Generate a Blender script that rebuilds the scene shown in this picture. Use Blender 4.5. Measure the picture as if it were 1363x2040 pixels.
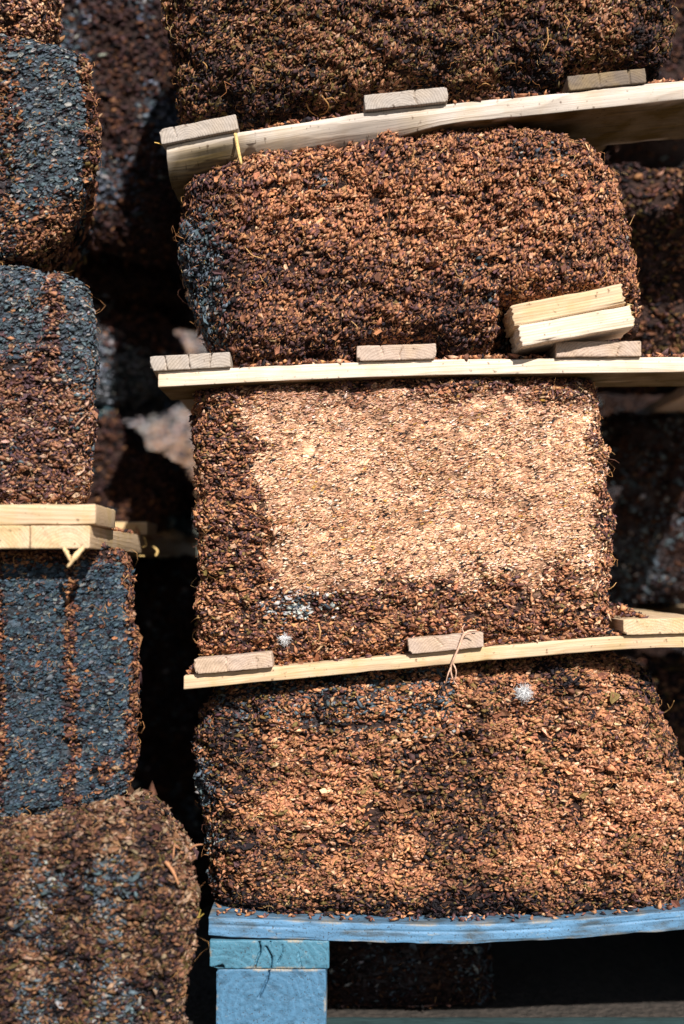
import bpy, math
import numpy as np
from mathutils import Vector

for o in list(bpy.data.objects):
    bpy.data.objects.remove(o)

# ------------------------------------------------------------------ camera, sky, sun, exposure
S = 0.00063            # metres per photo pixel at the plane Y = 0
D0 = 1.5               # camera distance to that plane
HY = 1140.0            # horizon row of the photograph
ZC = 980 * S           # camera height
scene = bpy.context.scene
cam_d = bpy.data.cameras.new('camera')
cam = bpy.data.objects.new('camera', cam_d)
scene.collection.objects.link(cam)
cam.location = (0, -D0, ZC)
cam.rotation_euler = (math.radians(90), 0, 0)
cam_d.sensor_fit = 'VERTICAL'
cam_d.sensor_height = 36.0
cam_d.lens = 36.0 * D0 / (2040 * S)
cam_d.shift_y = (HY - 1020) / 2040.0
cam_d.clip_start = 0.05
cam_d.clip_end = 400
cam_d.dof.use_dof = True
cam_d.dof.focus_distance = D0 + 0.03
cam_d.dof.aperture_fstop = 1.5
scene.camera = cam
scene.render.resolution_x = 684
scene.render.resolution_y = 1024

SUN_EL, SUN_AZ = math.radians(37), math.radians(18)   # azimuth to the right of the camera
to_sun = Vector((math.sin(SUN_AZ) * math.cos(SUN_EL), -math.cos(SUN_AZ) * math.cos(SUN_EL), math.sin(SUN_EL)))
world = bpy.data.worlds.new('World')
scene.world = world
world.use_nodes = True
wn = world.node_tree
sky = wn.nodes.new('ShaderNodeTexSky')
sky.sky_type = 'NISHITA'
sky.sun_disc = False
sky.sun_elevation = SUN_EL
sky.sun_rotation = math.atan2(to_sun.x, to_sun.y)
wn.links.new(sky.outputs[0], wn.nodes['Background'].inputs[0])
wn.nodes['Background'].inputs[1].default_value = 0.05
sun_d = bpy.data.lights.new('sun', 'SUN')
sun_d.energy = 5.0
sun_d.angle = math.radians(0.8)
sun_d.color = (1.0, 0.94, 0.88)
sun = bpy.data.objects.new('sun', sun_d)
scene.collection.objects.link(sun)
sun.rotation_euler = to_sun.to_track_quat('Z', 'Y').to_euler()
scene.view_settings.view_transform = 'Standard'
scene.view_settings.look = 'None'
scene.view_settings.gamma = 1
scene.view_settings.exposure = 0.43
scene.cycles.max_bounces = 5
scene.cycles.diffuse_bounces = 3

C = scene.collection
RNG = np.random.default_rng(7)


def W(px, py, Y=0.0):
    """point of the place seen at photo pixel (px, py) when it lies Y behind the front plane"""
    k = S * (D0 + Y) / D0
    return np.array([(px - 681.5) * k, Y, ZC + (HY - py) * k])


# ------------------------------------------------------------------ noise
def _hash(ix, iy, iz, seed):
    h = (ix.astype(np.int64) * 374761393 + iy.astype(np.int64) * 668265263 + iz.astype(np.int64) * 2147483647 + seed * 974634777) & 0xFFFFFFFF
    h = ((h ^ (h >> 13)) * 1274126177) & 0xFFFFFFFF
    h = ((h ^ (h >> 16)) * 2246822519) & 0xFFFFFFFF
    return ((h ^ (h >> 15)) & 0xFFFFFF) / float(0xFFFFFF) * 2 - 1


def vnoise(p, seed=0):
    f = np.floor(p)
    t = p - f
    t = t * t * (3 - 2 * t)
    x, y, z = f[:, 0], f[:, 1], f[:, 2]
    r = 0
    for dx in (0, 1):
        wx = t[:, 0] if dx else 1 - t[:, 0]
        for dy in (0, 1):
            wy = t[:, 1] if dy else 1 - t[:, 1]
            for dz in (0, 1):
                wz = t[:, 2] if dz else 1 - t[:, 2]
                r = r + wx * wy * wz * _hash(x + dx, y + dy, z + dz, seed)
    return r


def fbm(p, scale, seed=0, oct=3):
    """p in metres, scale = feature size in metres; about -1..1"""
    q = p / scale
    r, a, s = 0, 1.0, 0
    for k in range(oct):
        r = r + a * vnoise(q, seed + k * 17)
        s += a
        a *= 0.5
        q = q * 2.03 + 11.3
    return r / s * 1.5


def sstep(a, b, x):
    t = np.clip((x - a) / (b - a), 0, 1)
    return t * t * (3 - 2 * t)


# ------------------------------------------------------------------ object helpers
def tag(o, label=None, cat=None, group=None, kind=None):
    if label: o['label'] = label
    if cat: o['category'] = cat
    if group: o['group'] = group
    if kind: o['kind'] = kind
    return o


def empty(name, loc, label=None, cat=None, group=None):
    o = bpy.data.objects.new(name, None)
    C.objects.link(o)
    o.location = tuple(float(v) for v in loc)
    o.empty_display_size = 0.05
    return tag(o, label, cat, group)


def link(name, me, mat, parent=None, origin=None):
    o = bpy.data.objects.new(name, me)
    C.objects.link(o)
    if mat is not None:
        me.materials.append(mat)
    if parent is not None:
        o.parent = parent
    elif origin is not None:
        o.location = tuple(float(v) for v in origin)
    return o


def mesh(name, V, F, col=None, gco=None, smooth=True):
    """V (n,3), F list of (m,k) int arrays"""
    me = bpy.data.meshes.new(name)
    Fs = F if isinstance(F, list) else [F]
    Fs = [f for f in Fs if len(f)]
    V = np.ascontiguousarray(V, dtype=np.float32)
    me.vertices.add(len(V))
    me.vertices.foreach_set('co', V.ravel())
    loops = np.concatenate([f.ravel() for f in Fs]).astype(np.int32)
    sizes = np.concatenate([np.full(len(f), f.shape[1]) for f in Fs]).astype(np.int32)
    starts = np.concatenate([[0], np.cumsum(sizes)[:-1]]).astype(np.int32)
    me.loops.add(len(loops))
    me.loops.foreach_set('vertex_index', loops)
    me.polygons.add(len(sizes))
    me.polygons.foreach_set('loop_start', starts)
    me.polygons.foreach_set('loop_total', sizes)
    me.polygons.foreach_set('use_smooth', np.full(len(sizes), smooth))
    if col is not None:
        a = me.attributes.new('tint', 'FLOAT_COLOR', 'POINT')
        cc = np.ones((len(V), 4), dtype=np.float32)
        cc[:, :3] = col
        a.data.foreach_set('color', cc.ravel())
    if gco is not None:
        a = me.attributes.new('gco', 'FLOAT_VECTOR', 'POINT')
        a.data.foreach_set('vector', np.ascontiguousarray(gco, dtype=np.float32).ravel())
    me.update(calc_edges=True)
    return me


# ------------------------------------------------------------------ materials
def new_mat(name):
    m = bpy.data.materials.new(name)
    m.use_nodes = True
    nt = m.node_tree
    b = nt.nodes['Principled BSDF']
    return m, nt, b


def N(nt, t, **kw):
    n = nt.nodes.new(t)
    for k, v in kw.items():
        setattr(n, k, v)
    return n


def math_n(nt, op, a, b=None, c=None):
    n = N(nt, 'ShaderNodeMath', operation=op)
    for i, v in enumerate((a, b, c)):
        if v is None: continue
        if isinstance(v, (int, float)): n.inputs[i].default_value = v
        else: nt.links.new(v, n.inputs[i])
    return n.outputs[0]


def ramp(nt, fac, stops):
    r = N(nt, 'ShaderNodeValToRGB')
    while len(r.color_ramp.elements) < len(stops):
        r.color_ramp.elements.new(0.5)
    for e, (p, c) in zip(r.color_ramp.elements, stops):
        e.position = p
        e.color = (*c, 1) if len(c) == 3 else c
    nt.links.new(fac, r.inputs[0])
    return r.outputs[0]


def mixc(nt, fac, a, b, mode='MIX'):
    m = N(nt, 'ShaderNodeMix', data_type='RGBA', blend_type=mode)
    for i, v in ((0, fac), (6, a), (7, b)):
        if isinstance(v, (int, float)): m.inputs[i].default_value = v
        elif isinstance(v, tuple): m.inputs[i].default_value = (*v, 1)
        else: nt.links.new(v, m.inputs[i])
    return m.outputs[2]


def pomace_mat(name, rough, spec, bump):
    m, nt, b = new_mat(name)
    at = N(nt, 'ShaderNodeAttribute', attribute_name='tint')
    tc = N(nt, 'ShaderNodeTexCoord')
    n1 = N(nt, 'ShaderNodeTexNoise')
    n1.inputs['Scale'].default_value = 700
    n1.inputs['Detail'].default_value = 3
    nt.links.new(tc.outputs['Object'], n1.inputs['Vector'])
    f = ramp(nt, n1.outputs[0], [(0.25, (0.55, 0.52, 0.5)), (0.5, (1, 1, 1)), (0.78, (1.45, 1.4, 1.35))])
    c = mixc(nt, 1.0, at.outputs['Color'], f, 'MULTIPLY')
    nt.links.new(c, b.inputs['Base Color'])
    b.inputs['Roughness'].default_value = rough
    b.inputs['Specular IOR Level'].default_value = spec
    bp = N(nt, 'ShaderNodeBump')
    bp.inputs['Strength'].default_value = bump
    bp.inputs['Distance'].default_value = 0.0012
    nt.links.new(n1.outputs[0], bp.inputs['Height'])
    nt.links.new(bp.outputs[0], b.inputs['Normal'])
    return m




def core_mat():
    m, nt, b = new_mat('pressed_pulp')
    at = N(nt, 'ShaderNodeAttribute', attribute_name='tint')
    tc = N(nt, 'ShaderNodeTexCoord')
    wn_ = N(nt, 'ShaderNodeTexNoise'); wn_.inputs['Scale'].default_value = 160; wn_.inputs['Detail'].default_value = 3
    nt.links.new(tc.outputs['Object'], wn_.inputs['Vector'])
    wv = N(nt, 'ShaderNodeVectorMath', operation='MULTIPLY_ADD')
    nt.links.new(wn_.outputs['Color'], wv.inputs[0]); wv.inputs[1].default_value = (0.006, 0.006, 0.006)
    nt.links.new(tc.outputs['Object'], wv.inputs[2])
    st = N(nt, 'ShaderNodeMapping'); st.inputs['Rotation'].default_value = (0, math.radians(-18), 0); st.inputs['Scale'].default_value = (0.6, 1, 1.3)
    nt.links.new(wv.outputs[0], st.inputs['Vector'])
    v = N(nt, 'ShaderNodeTexVoronoi'); v.inputs['Scale'].default_value = 260
    nt.links.new(st.outputs[0], v.inputs['Vector'])
    sc = N(nt, 'ShaderNodeSeparateColor'); nt.links.new(v.outputs['Color'], sc.inputs[0])
    e = N(nt, 'ShaderNodeTexVoronoi', feature='DISTANCE_TO_EDGE'); e.inputs['Scale'].default_value = 150
    nt.links.new(st.outputs[0], e.inputs['Vector'])
    mk = N(nt, 'ShaderNodeTexNoise'); mk.inputs['Scale'].default_value = 70; mk.inputs['Detail'].default_value = 3
    nt.links.new(tc.outputs['Object'], mk.inputs['Vector'])
    crack = math_n(nt, 'MULTIPLY', ramp(nt, e.outputs['Distance'], [(0.03, (1, 1, 1)), (0.09, (0, 0, 0))]), ramp(nt, mk.outputs[0], [(0.45, (0, 0, 0)), (0.56, (1, 1, 1))]))
    c = mixc(nt, 1.0, at.outputs['Color'], ramp(nt, sc.outputs[0], [(0.0, (0.45, 0.4, 0.37)), (0.35, (0.85, 0.82, 0.8)), (0.7, (1.25, 1.25, 1.25)), (1.0, (1.75, 1.8, 1.9))]), 'MULTIPLY')
    c = mixc(nt, crack, c, (0.035, 0.02, 0.018))
    nt.links.new(c, b.inputs['Base Color'])
    b.inputs['Roughness'].default_value = 0.85
    b.inputs['Specular IOR Level'].default_value = 0.2
    h = math_n(nt, 'SUBTRACT', math_n(nt, 'MULTIPLY', sc.outputs[1], 0.8), math_n(nt, 'ADD', crack, math_n(nt, 'MULTIPLY', v.outputs['Distance'], 0.9)))
    bp = N(nt, 'ShaderNodeBump'); bp.inputs['Strength'].default_value = 0.9; bp.inputs['Distance'].default_value = 0.002
    nt.links.new(h, bp.inputs['Height']); nt.links.new(bp.outputs[0], b.inputs['Normal'])
    return m


M_core = core_mat()
M_skin = pomace_mat('grape_skin', 0.78, 0.18, 0.35)
M_fibre = pomace_mat('stalk_fibre', 0.7, 0.3, 0.2)


def wood_mat(name, early, late, grey, grey_amt, yellow=(0.5, 0.34, 0.1), stain_shade=0.25, rings=300.0, bump=0.35):
    m, nt, b = new_mat(name)
    at = N(nt, 'ShaderNodeAttribute', attribute_name='gco')
    sep = N(nt, 'ShaderNodeSeparateXYZ')
    nt.links.new(at.outputs['Vector'], sep.inputs[0])
    # growth rings about the pith, wandering slowly along the board
    sc = N(nt, 'ShaderNodeVectorMath', operation='MULTIPLY')
    nt.links.new(at.outputs['Vector'], sc.inputs[0])
    sc.inputs[1].default_value = (2.2, 16, 16)
    nw = N(nt, 'ShaderNodeTexNoise'); nw.inputs['Scale'].default_value = 1.0; nw.inputs['Detail'].default_value = 2
    nt.links.new(sc.outputs[0], nw.inputs['Vector'])
    r2 = math_n(nt, 'ADD', math_n(nt, 'MULTIPLY', sep.outputs[1], sep.outputs[1]), math_n(nt, 'MULTIPLY', sep.outputs[2], sep.outputs[2]))
    r = math_n(nt, 'SQRT', r2)
    r = math_n(nt, 'ADD', r, math_n(nt, 'MULTIPLY', math_n(nt, 'SUBTRACT', nw.outputs[0], 0.5), 0.022))
    ph = math_n(nt, 'FRACT', math_n(nt, 'MULTIPLY', r, rings))
    rg = ramp(nt, ph, [(0.0, (0.1, 0.1, 0.1)), (0.45, (0.25, 0.25, 0.25)), (0.85, (1, 1, 1)), (1.0, (0.1, 0.1, 0.1))])
    # long fibres
    s2 = N(nt, 'ShaderNodeVectorMath', operation='MULTIPLY')
    nt.links.new(at.outputs['Vector'], s2.inputs[0])
    s2.inputs[1].default_value = (12, 900, 900)
    nf = N(nt, 'ShaderNodeTexNoise'); nf.inputs['Scale'].default_value = 1.0; nf.inputs['Detail'].default_value = 4
    nt.links.new(s2.outputs[0], nf.inputs['Vector'])
    # stains
    ns = N(nt, 'ShaderNodeTexNoise'); ns.inputs['Scale'].default_value = 28; ns.inputs['Detail'].default_value = 5
    nt.links.new(at.outputs['Vector'], ns.inputs['Vector'])
    ng = N(nt, 'ShaderNodeTexNoise'); ng.inputs['Scale'].default_value = 140; ng.inputs['Detail'].default_value = 4
    nt.links.new(at.outputs['Vector'], ng.inputs['Vector'])
    c = mixc(nt, math_n(nt, 'MULTIPLY', rg, 0.75), early, late)
    fib = ramp(nt, nf.outputs[0], [(0.3, (0.72, 0.70, 0.68)), (0.55, (1, 1, 1)), (0.75, (1.12, 1.12, 1.12))])
    c = mixc(nt, 1.0, c, fib, 'MULTIPLY')
    c = mixc(nt, math_n(nt, 'MULTIPLY', ramp(nt, ns.outputs[0], [(0.45, (0, 0, 0)), (0.68, (1, 1, 1))]), stain_shade), c, yellow)
    gf = ramp(nt, ns.outputs[0], [(0.3, (1, 1, 1)), (0.6, (0.35, 0.35, 0.35))])
    c = mixc(nt, math_n(nt, 'MULTIPLY', gf, grey_amt), c, grey)
    sa = N(nt, 'ShaderNodeAttribute', attribute_name='stain_shade')  # painted shade of undersides and wane, mixed into the board colour
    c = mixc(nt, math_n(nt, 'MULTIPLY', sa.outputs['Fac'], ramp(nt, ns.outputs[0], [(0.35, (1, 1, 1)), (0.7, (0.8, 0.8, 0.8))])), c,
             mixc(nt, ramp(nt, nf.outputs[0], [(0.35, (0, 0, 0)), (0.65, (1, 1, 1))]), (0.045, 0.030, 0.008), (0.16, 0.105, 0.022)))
    sp = ramp(nt, ng.outputs[0], [(0.27, (0.35, 0.3, 0.27)), (0.36, (1, 1, 1))])
    c = mixc(nt, 1.0, c, sp, 'MULTIPLY')
    nt.links.new(c, b.inputs['Base Color'])
    b.inputs['Roughness'].default_value = 0.75
    b.inputs['Specular IOR Level'].default_value = 0.25
    h = math_n(nt, 'ADD', math_n(nt, 'MULTIPLY', nf.outputs[0], 1.0), math_n(nt, 'MULTIPLY', rg, 0.4))
    bp = N(nt, 'ShaderNodeBump')
    bp.inputs['Strength'].default_value = bump
    bp.inputs['Distance'].default_value = 0.0012
    nt.links.new(h, bp.inputs['Height'])
    nt.links.new(bp.outputs[0], b.inputs['Normal'])
    return m


M_pine = wood_mat('pale_pine', (0.87, 0.75, 0.62), (0.72, 0.54, 0.38), (0.5, 0.46, 0.42), 0.12)
M_pine_y = wood_mat('yellow_pine', (0.77, 0.57, 0.37), (0.58, 0.39, 0.21), (0.45, 0.4, 0.33), 0.15, stain_shade=0.45)
M_end_dark = wood_mat('sodden_end_grain', (0.22, 0.16, 0.11), (0.10, 0.07, 0.05), (0.16, 0.14, 0.12), 0.5, stain_shade=0.3)
M_pine_w = wood_mat('weathered_pine', (0.85, 0.75, 0.65), (0.52, 0.42, 0.33), (0.42, 0.39, 0.36), 0.35, yellow=(0.45, 0.30, 0.10), stain_shade=0.3)
M_end_grey = wood_mat('weathered_end_grain', (0.52, 0.44, 0.37), (0.22, 0.17, 0.13), (0.42, 0.39, 0.36), 0.6, stain_shade=0.1)
M_end_pink = wood_mat('rosy_end_grain', (0.60, 0.45, 0.34), (0.36, 0.23, 0.16), (0.5, 0.44, 0.4), 0.35, stain_shade=0.15)


def blue_mat(name, base, wear):
    m, nt, b = new_mat(name)
    at = N(nt, 'ShaderNodeAttribute', attribute_name='gco')
    sep = N(nt, 'ShaderNodeSeparateXYZ'); nt.links.new(at.outputs['Vector'], sep.inputs[0])
    nw = N(nt, 'ShaderNodeTexNoise'); nw.inputs['Scale'].default_value = 30; nw.inputs['Detail'].default_value = 3
    nt.links.new(at.outputs['Vector'], nw.inputs['Vector'])
    r2 = math_n(nt, 'ADD', math_n(nt, 'MULTIPLY', sep.outputs[1], sep.outputs[1]), math_n(nt, 'MULTIPLY', sep.outputs[2], sep.outputs[2]))
    r = math_n(nt, 'ADD', math_n(nt, 'SQRT', r2), math_n(nt, 'MULTIPLY', nw.outputs[0], 0.024))
    ph = math_n(nt, 'FRACT', math_n(nt, 'MULTIPLY', r, 110))
    rg = ramp(nt, ph, [(0.0, (0.2, 0.2, 0.2)), (0.6, (0.9, 0.9, 0.9)), (0.92, (0, 0, 0)), (1.0, (0.2, 0.2, 0.2))])
    n2 = N(nt, 'ShaderNodeTexNoise'); n2.inputs['Scale'].default_value = 60; n2.inputs['Detail'].default_value = 6; n2.inputs['Roughness'].default_value = 0.65
    s2 = N(nt, 'ShaderNodeVectorMath', operation='MULTIPLY'); s2.inputs[1].default_value = (0.35, 1, 1.6)
    nt.links.new(at.outputs['Vector'], s2.inputs[0]); nt.links.new(s2.outputs[0], n2.inputs['Vector'])
    n3 = N(nt, 'ShaderNodeTexNoise'); n3.inputs['Scale'].default_value = 420; n3.inputs['Detail'].default_value = 4
    nt.links.new(at.outputs['Vector'], n3.inputs['Vector'])
    dark = tuple(v * 0.55 for v in base)
    c = mixc(nt, math_n(nt, 'MULTIPLY', math_n(nt, 'MULTIPLY', rg, nw.outputs[0]), 0.9), tuple(v * 0.80 for v in base), tuple(min(1, v * 1.25) for v in base))
    c = mixc(nt, ramp(nt, n2.outputs[0], [(0.34, (1, 1, 1)), (0.50, (0, 0, 0))]), c, dark)
    c = mixc(nt, math_n(nt, 'MULTIPLY', ramp(nt, n2.outputs[0], [(0.62, (0, 0, 0)), (0.72, (1, 1, 1))]), wear), c, (0.38, 0.40, 0.36))
    c = mixc(nt, ramp(nt, n3.outputs[0], [(0.30, (0.9, 0.9, 0.9)), (0.40, (0, 0, 0))]), c, (0.04, 0.05, 0.06))
    ba = N(nt, 'ShaderNodeAttribute', attribute_name='bare')
    c = mixc(nt, math_n(nt, 'MULTIPLY', ba.outputs['Fac'], ramp(nt, n3.outputs[0], [(0.35, (1, 1, 1)), (0.6, (0.5, 0.5, 0.5))])), c, (0.40, 0.33, 0.23))
    gr = N(nt, 'ShaderNodeAttribute', attribute_name='grime')
    c = mixc(nt, math_n(nt, 'MULTIPLY', gr.outputs['Fac'], ramp(nt, n2.outputs[0], [(0.38, (1, 1, 1)), (0.62, (0.25, 0.25, 0.25))])), c, (0.055, 0.065, 0.065))
    nt.links.new(c, b.inputs['Base Color'])
    b.inputs['Roughness'].default_value = 0.6
    h = math_n(nt, 'ADD', math_n(nt, 'ADD', n3.outputs[0], math_n(nt, 'MULTIPLY', n2.outputs[0], 1.0)), math_n(nt, 'MULTIPLY', rg, 0.5))
    bp = N(nt, 'ShaderNodeBump'); bp.inputs['Strength'].default_value = 0.5; bp.inputs['Distance'].default_value = 0.001
    nt.links.new(h, bp.inputs['Height']); nt.links.new(bp.outputs[0], b.inputs['Normal'])
    return m


M_blue = blue_mat('blue_paint', (0.115, 0.27, 0.45), 0.8)
M_blue2 = blue_mat('greenish_blue_paint', (0.072, 0.22, 0.32), 0.55)
M_white = bpy.data.materials.new('white_mould'); M_white.use_nodes = True
_b = M_white.node_tree.nodes['Principled BSDF']
_b.inputs['Base Color'].default_value = (0.82, 0.83, 0.84, 1); _b.inputs['Roughness'].default_value = 0.9
_b.inputs['Subsurface Weight'].default_value = 0.0
_nz = N(M_white.node_tree, 'ShaderNodeTexNoise'); _nz.inputs['Scale'].default_value = 300
_t = N(M_white.node_tree, 'ShaderNodeBsdfTranslucent'); _t.inputs[0].default_value = (0.95, 0.95, 0.97, 1)
_mx = N(M_white.node_tree, 'ShaderNodeMixShader'); _mx.inputs[0].default_value = 0.15
M_white.node_tree.links.new(_b.outputs[0], _mx.inputs[1]); M_white.node_tree.links.new(_t.outputs[0], _mx.inputs[2])
M_white.node_tree.links.new(_mx.outputs[0], M_white.node_tree.nodes['Material Output'].inputs[0])
M_white.node_tree.links.new(ramp(M_white.node_tree, _nz.outputs[0], [(0.3, (0.86, 0.87, 0.88)), (0.7, (0.93, 0.93, 0.93))]), _b.inputs['Base Color'])

# ------------------------------------------------------------------ ground
def ground():
    m, nt, b = new_mat('damp_earth')
    tc = N(nt, 'ShaderNodeTexCoord')
    a = N(nt, 'ShaderNodeTexNoise'); a.inputs['Scale'].default_value = 6; a.inputs['Detail'].default_value = 8
    k = N(nt, 'ShaderNodeTexNoise'); k.inputs['Scale'].default_value = 90; k.inputs['Detail'].default_value = 6
    for n_ in (a, k): nt.links.new(tc.outputs['Object'], n_.inputs['Vector'])
    c = mixc(nt, a.outputs[0], (0.022, 0.018, 0.015), (0.05, 0.04, 0.032))
    c = mixc(nt, ramp(nt, k.outputs[0], [(0.4, (0, 0, 0)), (0.65, (0.8, 0.8, 0.8))]), c, (0.07, 0.055, 0.045))
    nt.links.new(c, b.inputs['Base Color'])
    b.inputs['Roughness'].default_value = 0.92
    bp = N(nt, 'ShaderNodeBump'); bp.inputs['Distance'].default_value = 0.01
    nt.links.new(k.outputs[0], bp.inputs['Height']); nt.links.new(bp.outputs[0], b.inputs['Normal'])
    c0 = np.concatenate([-np.geomspace(300, 3, 14), np.linspace(-2.8, 2.8, 90), np.geomspace(3, 300, 14)])
    X, Y = np.meshgrid(c0, c0)
    P = np.stack([X.ravel(), Y.ravel(), 0 * X.ravel()], 1)
    near = np.exp(-(P[:, 0] ** 2 + P[:, 1] ** 2) / 9)
    P[:, 2] = -0.004 + near * 0.006 * np.minimum(fbm(P, 0.2, 5), 0.0) * 2
    n_ = len(c0)
    i = np.arange(n_ * n_).reshape(n_, n_)
    F = np.stack([i[:-1, :-1].ravel(), i[:-1, 1:].ravel(), i[1:, 1:].ravel(), i[1:, :-1].ravel()], 1)
    o = link('ground', mesh('ground', P, F), m)
    tag(o, kind='structure')


ground()

# ------------------------------------------------------------------ chip templates
def ico():
    t = (1 + 5 ** .5) / 2
    v = np.array([(-1, t, 0), (1, t, 0), (-1, -t, 0), (1, -t, 0), (0, -1, t), (0, 1, t), (0, -1, -t), (0, 1, -t), (t, 0, -1), (t, 0, 1), (-t, 0, -1), (-t, 0, 1)], float)
    v /= np.linalg.norm(v[0])
    f = np.array([(0, 11, 5), (0, 5, 1), (0, 1, 7), (0, 7, 10), (0, 10, 11), (1, 5, 9), (5, 11, 4), (11, 10, 2), (10, 7, 6), (7, 1, 8), (3, 9, 4), (3, 4, 2), (3, 2, 6), (3, 6, 8), (3, 8, 9), (4, 9, 5), (2, 4, 11), (6, 2, 10), (8, 6, 7), (9, 8, 1)])
    return v, f


def make_templates():
    out = []
    r = np.random.default_rng(3)
    def lens(n=4):                            # a closed nugget: rim of four, a crown and a keel
        a = np.arange(n) / n * 2 * math.pi
        v = np.concatenate([np.stack([np.cos(a), np.sin(a), 0 * a], 1), [[0, 0, 1], [0, 0, -1]]])
        f = [(i, (i + 1) % n, n) for i in range(n)] + [((i + 1) % n, i, n + 1) for i in range(n)]
        return v, np.array(f)
    lv, lf = lens()
    for k in range(18):                       # crumpled skins, folded lumps
        v = lv * (1 + 0.20 * r.standard_normal((6, 1)))
        v = v + 0.20 * r.standard_normal((6, 3))
        v *= (0.60, 0.22 + 0.13 * r.random(), 0.17 + 0.15 * r.random())
        v[:, 2] += 0.35 * r.uniform(-1, 1) * v[:, 0] ** 2
        out.append((v, lf, 'skin'))
    lv, lf = lens(5)
    for k in range(4):                        # seeds: pear shaped
        w = 0.75 - 0.35 * lv[:, 0:1]
        v = np.concatenate([lv[:, 0:1] * 0.42, lv[:, 1:2] * w * 0.32, lv[:, 2:3] * 0.24], 1)
        out.append((v + 0.015 * r.standard_normal((7, 3)), lf, 'seed'))
    for k in range(16):                       # cupped and curled flakes
        wd = 0.2 + 0.14 * r.random()
        x = np.array([-0.5, 0.5, -0.28, 0.25, 0.0, 0.05]) + 0.06 * r.standard_normal(6)
        y = np.array([0, 0, -1, -0.8, 0, 1]) * wd + 0.04 * r.standard_normal(6)
        z = r.uniform(0.15, 0.5) * np.array([0.2, 0.2, 0.75, 0.75, -0.2, 0.8]) * wd * 2 + 0.06 * r.standard_normal(6)
        f = [(0, 2, 4), (2, 3, 4), (3, 1, 4), (1, 5, 4), (5, 0, 4)]
        out.append((np.stack([x, y, z], 1), np.array(f), 'flake'))
    return out


TPL = make_templates()
T_SKIN = [i for i, t in enumerate(TPL) if t[2] == 'skin']
T_SEED = [i for i, t in enumerate(TPL) if t[2] == 'seed']
T_FLAKE = [i for i, t in enumerate(TPL) if t[2] == 'flake']


def tid_kind_skin(t):
    return t < len(T_SKIN)


def unit(v):
    return v / np.maximum(np.linalg.norm(v, axis=1, keepdims=True), 1e-9)


def frames(n, along, sigma, rng, dirjit):
    n = unit(n + sigma * rng.standard_normal(n.shape))
    d = unit(np.asarray(along) + dirjit * rng.standard_normal(n.shape))
    t = unit(d - (d * n).sum(1, keepdims=True) * n)
    b = np.cross(n, t)
    return t, b, n


def scatter_mesh(name, pos, t, b, n, size, tid, col, rng):
    Vs, Fs, Cs, SM = [], [], [], []
    off = 0
    for k, (tv, tf, kind) in enumerate(TPL):
        sel = np.where(tid == k)[0]
        if not len(sel): continue
        s = size[sel]
        if s.ndim == 1: s = np.repeat(s[:, None], 3, 1)
        V = (pos[sel][:, None, :] + tv[None, :, 0:1] * (t[sel] * s[:, 0:1])[:, None, :]
             + tv[None, :, 1:2] * (b[sel] * s[:, 1:2])[:, None, :] + tv[None, :, 2:3] * (n[sel] * s[:, 2:3])[:, None, :])
        nv = len(tv)
        F = tf[None] + (np.arange(len(sel)) * nv)[:, None, None] + off
        sh = 1 + 0.17 * rng.standard_normal((len(sel), nv, 1))
        SM.append(np.full(len(sel) * len(tf), kind != 'flake'))
        Vs.append(V.reshape(-1, 3)); Fs.append(F.reshape(-1, 3)); Cs.append((col[sel][:, None, :] * sh).reshape(-1, 3))
        off += len(sel) * nv
    me = mesh(name, np.concatenate(Vs), np.concatenate(Fs), col=np.clip(np.concatenate(Cs), 0.002, 0.95))
    me.polygons.foreach_set('use_smooth', np.concatenate(SM))
    return me


def tubes(name, starts, dirs, ups, length, rad, curl, col, rng, seg=4):
    """many thin curved fibres in one mesh"""
    n = len(starts)
    ts = np.linspace(0, 1, seg + 1)
    d = unit(dirs); u = unit(ups - (ups * d).sum(1, keepdims=True) * d); w = np.cross(d, u)
    ph = rng.uniform(0, 6.28, n)
    P = np.zeros((n, seg + 1, 3))
    for i, t_ in enumerate(ts):
        P[:, i] = (starts + d * (length * t_)[:, None] + u * (curl * length * np.sin(t_ * 3.0 + 0.3))[:, None] * 0.5
                   + w * (0.22 * curl * length * np.sin(t_ * 7 + ph))[:, None])
    V = np.zeros((n, seg + 1, 3, 3))
    for i in range(seg + 1):
        rr = rad * (1 - 0.55 * ts[i])
        for k in range(3):
            a = k * 2.094
            V[:, i, k] = P[:, i] + (u * math.cos(a) + w * math.sin(a)) * rr[:, None]
    F = []
    for i in range(seg):
        for k in range(3):
            a = i * 3 + k; b_ = i * 3 + (k + 1) % 3
            F.append((a, b_, b_ + 3, a + 3))
    F = np.array(F)[None] + (np.arange(n) * (seg + 1) * 3)[:, None, None]
    cc = np.repeat(col, (seg + 1) * 3, 0)
    return mesh(name, V.reshape(-1, 3), F.reshape(-1, 4), col=cc)


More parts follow.
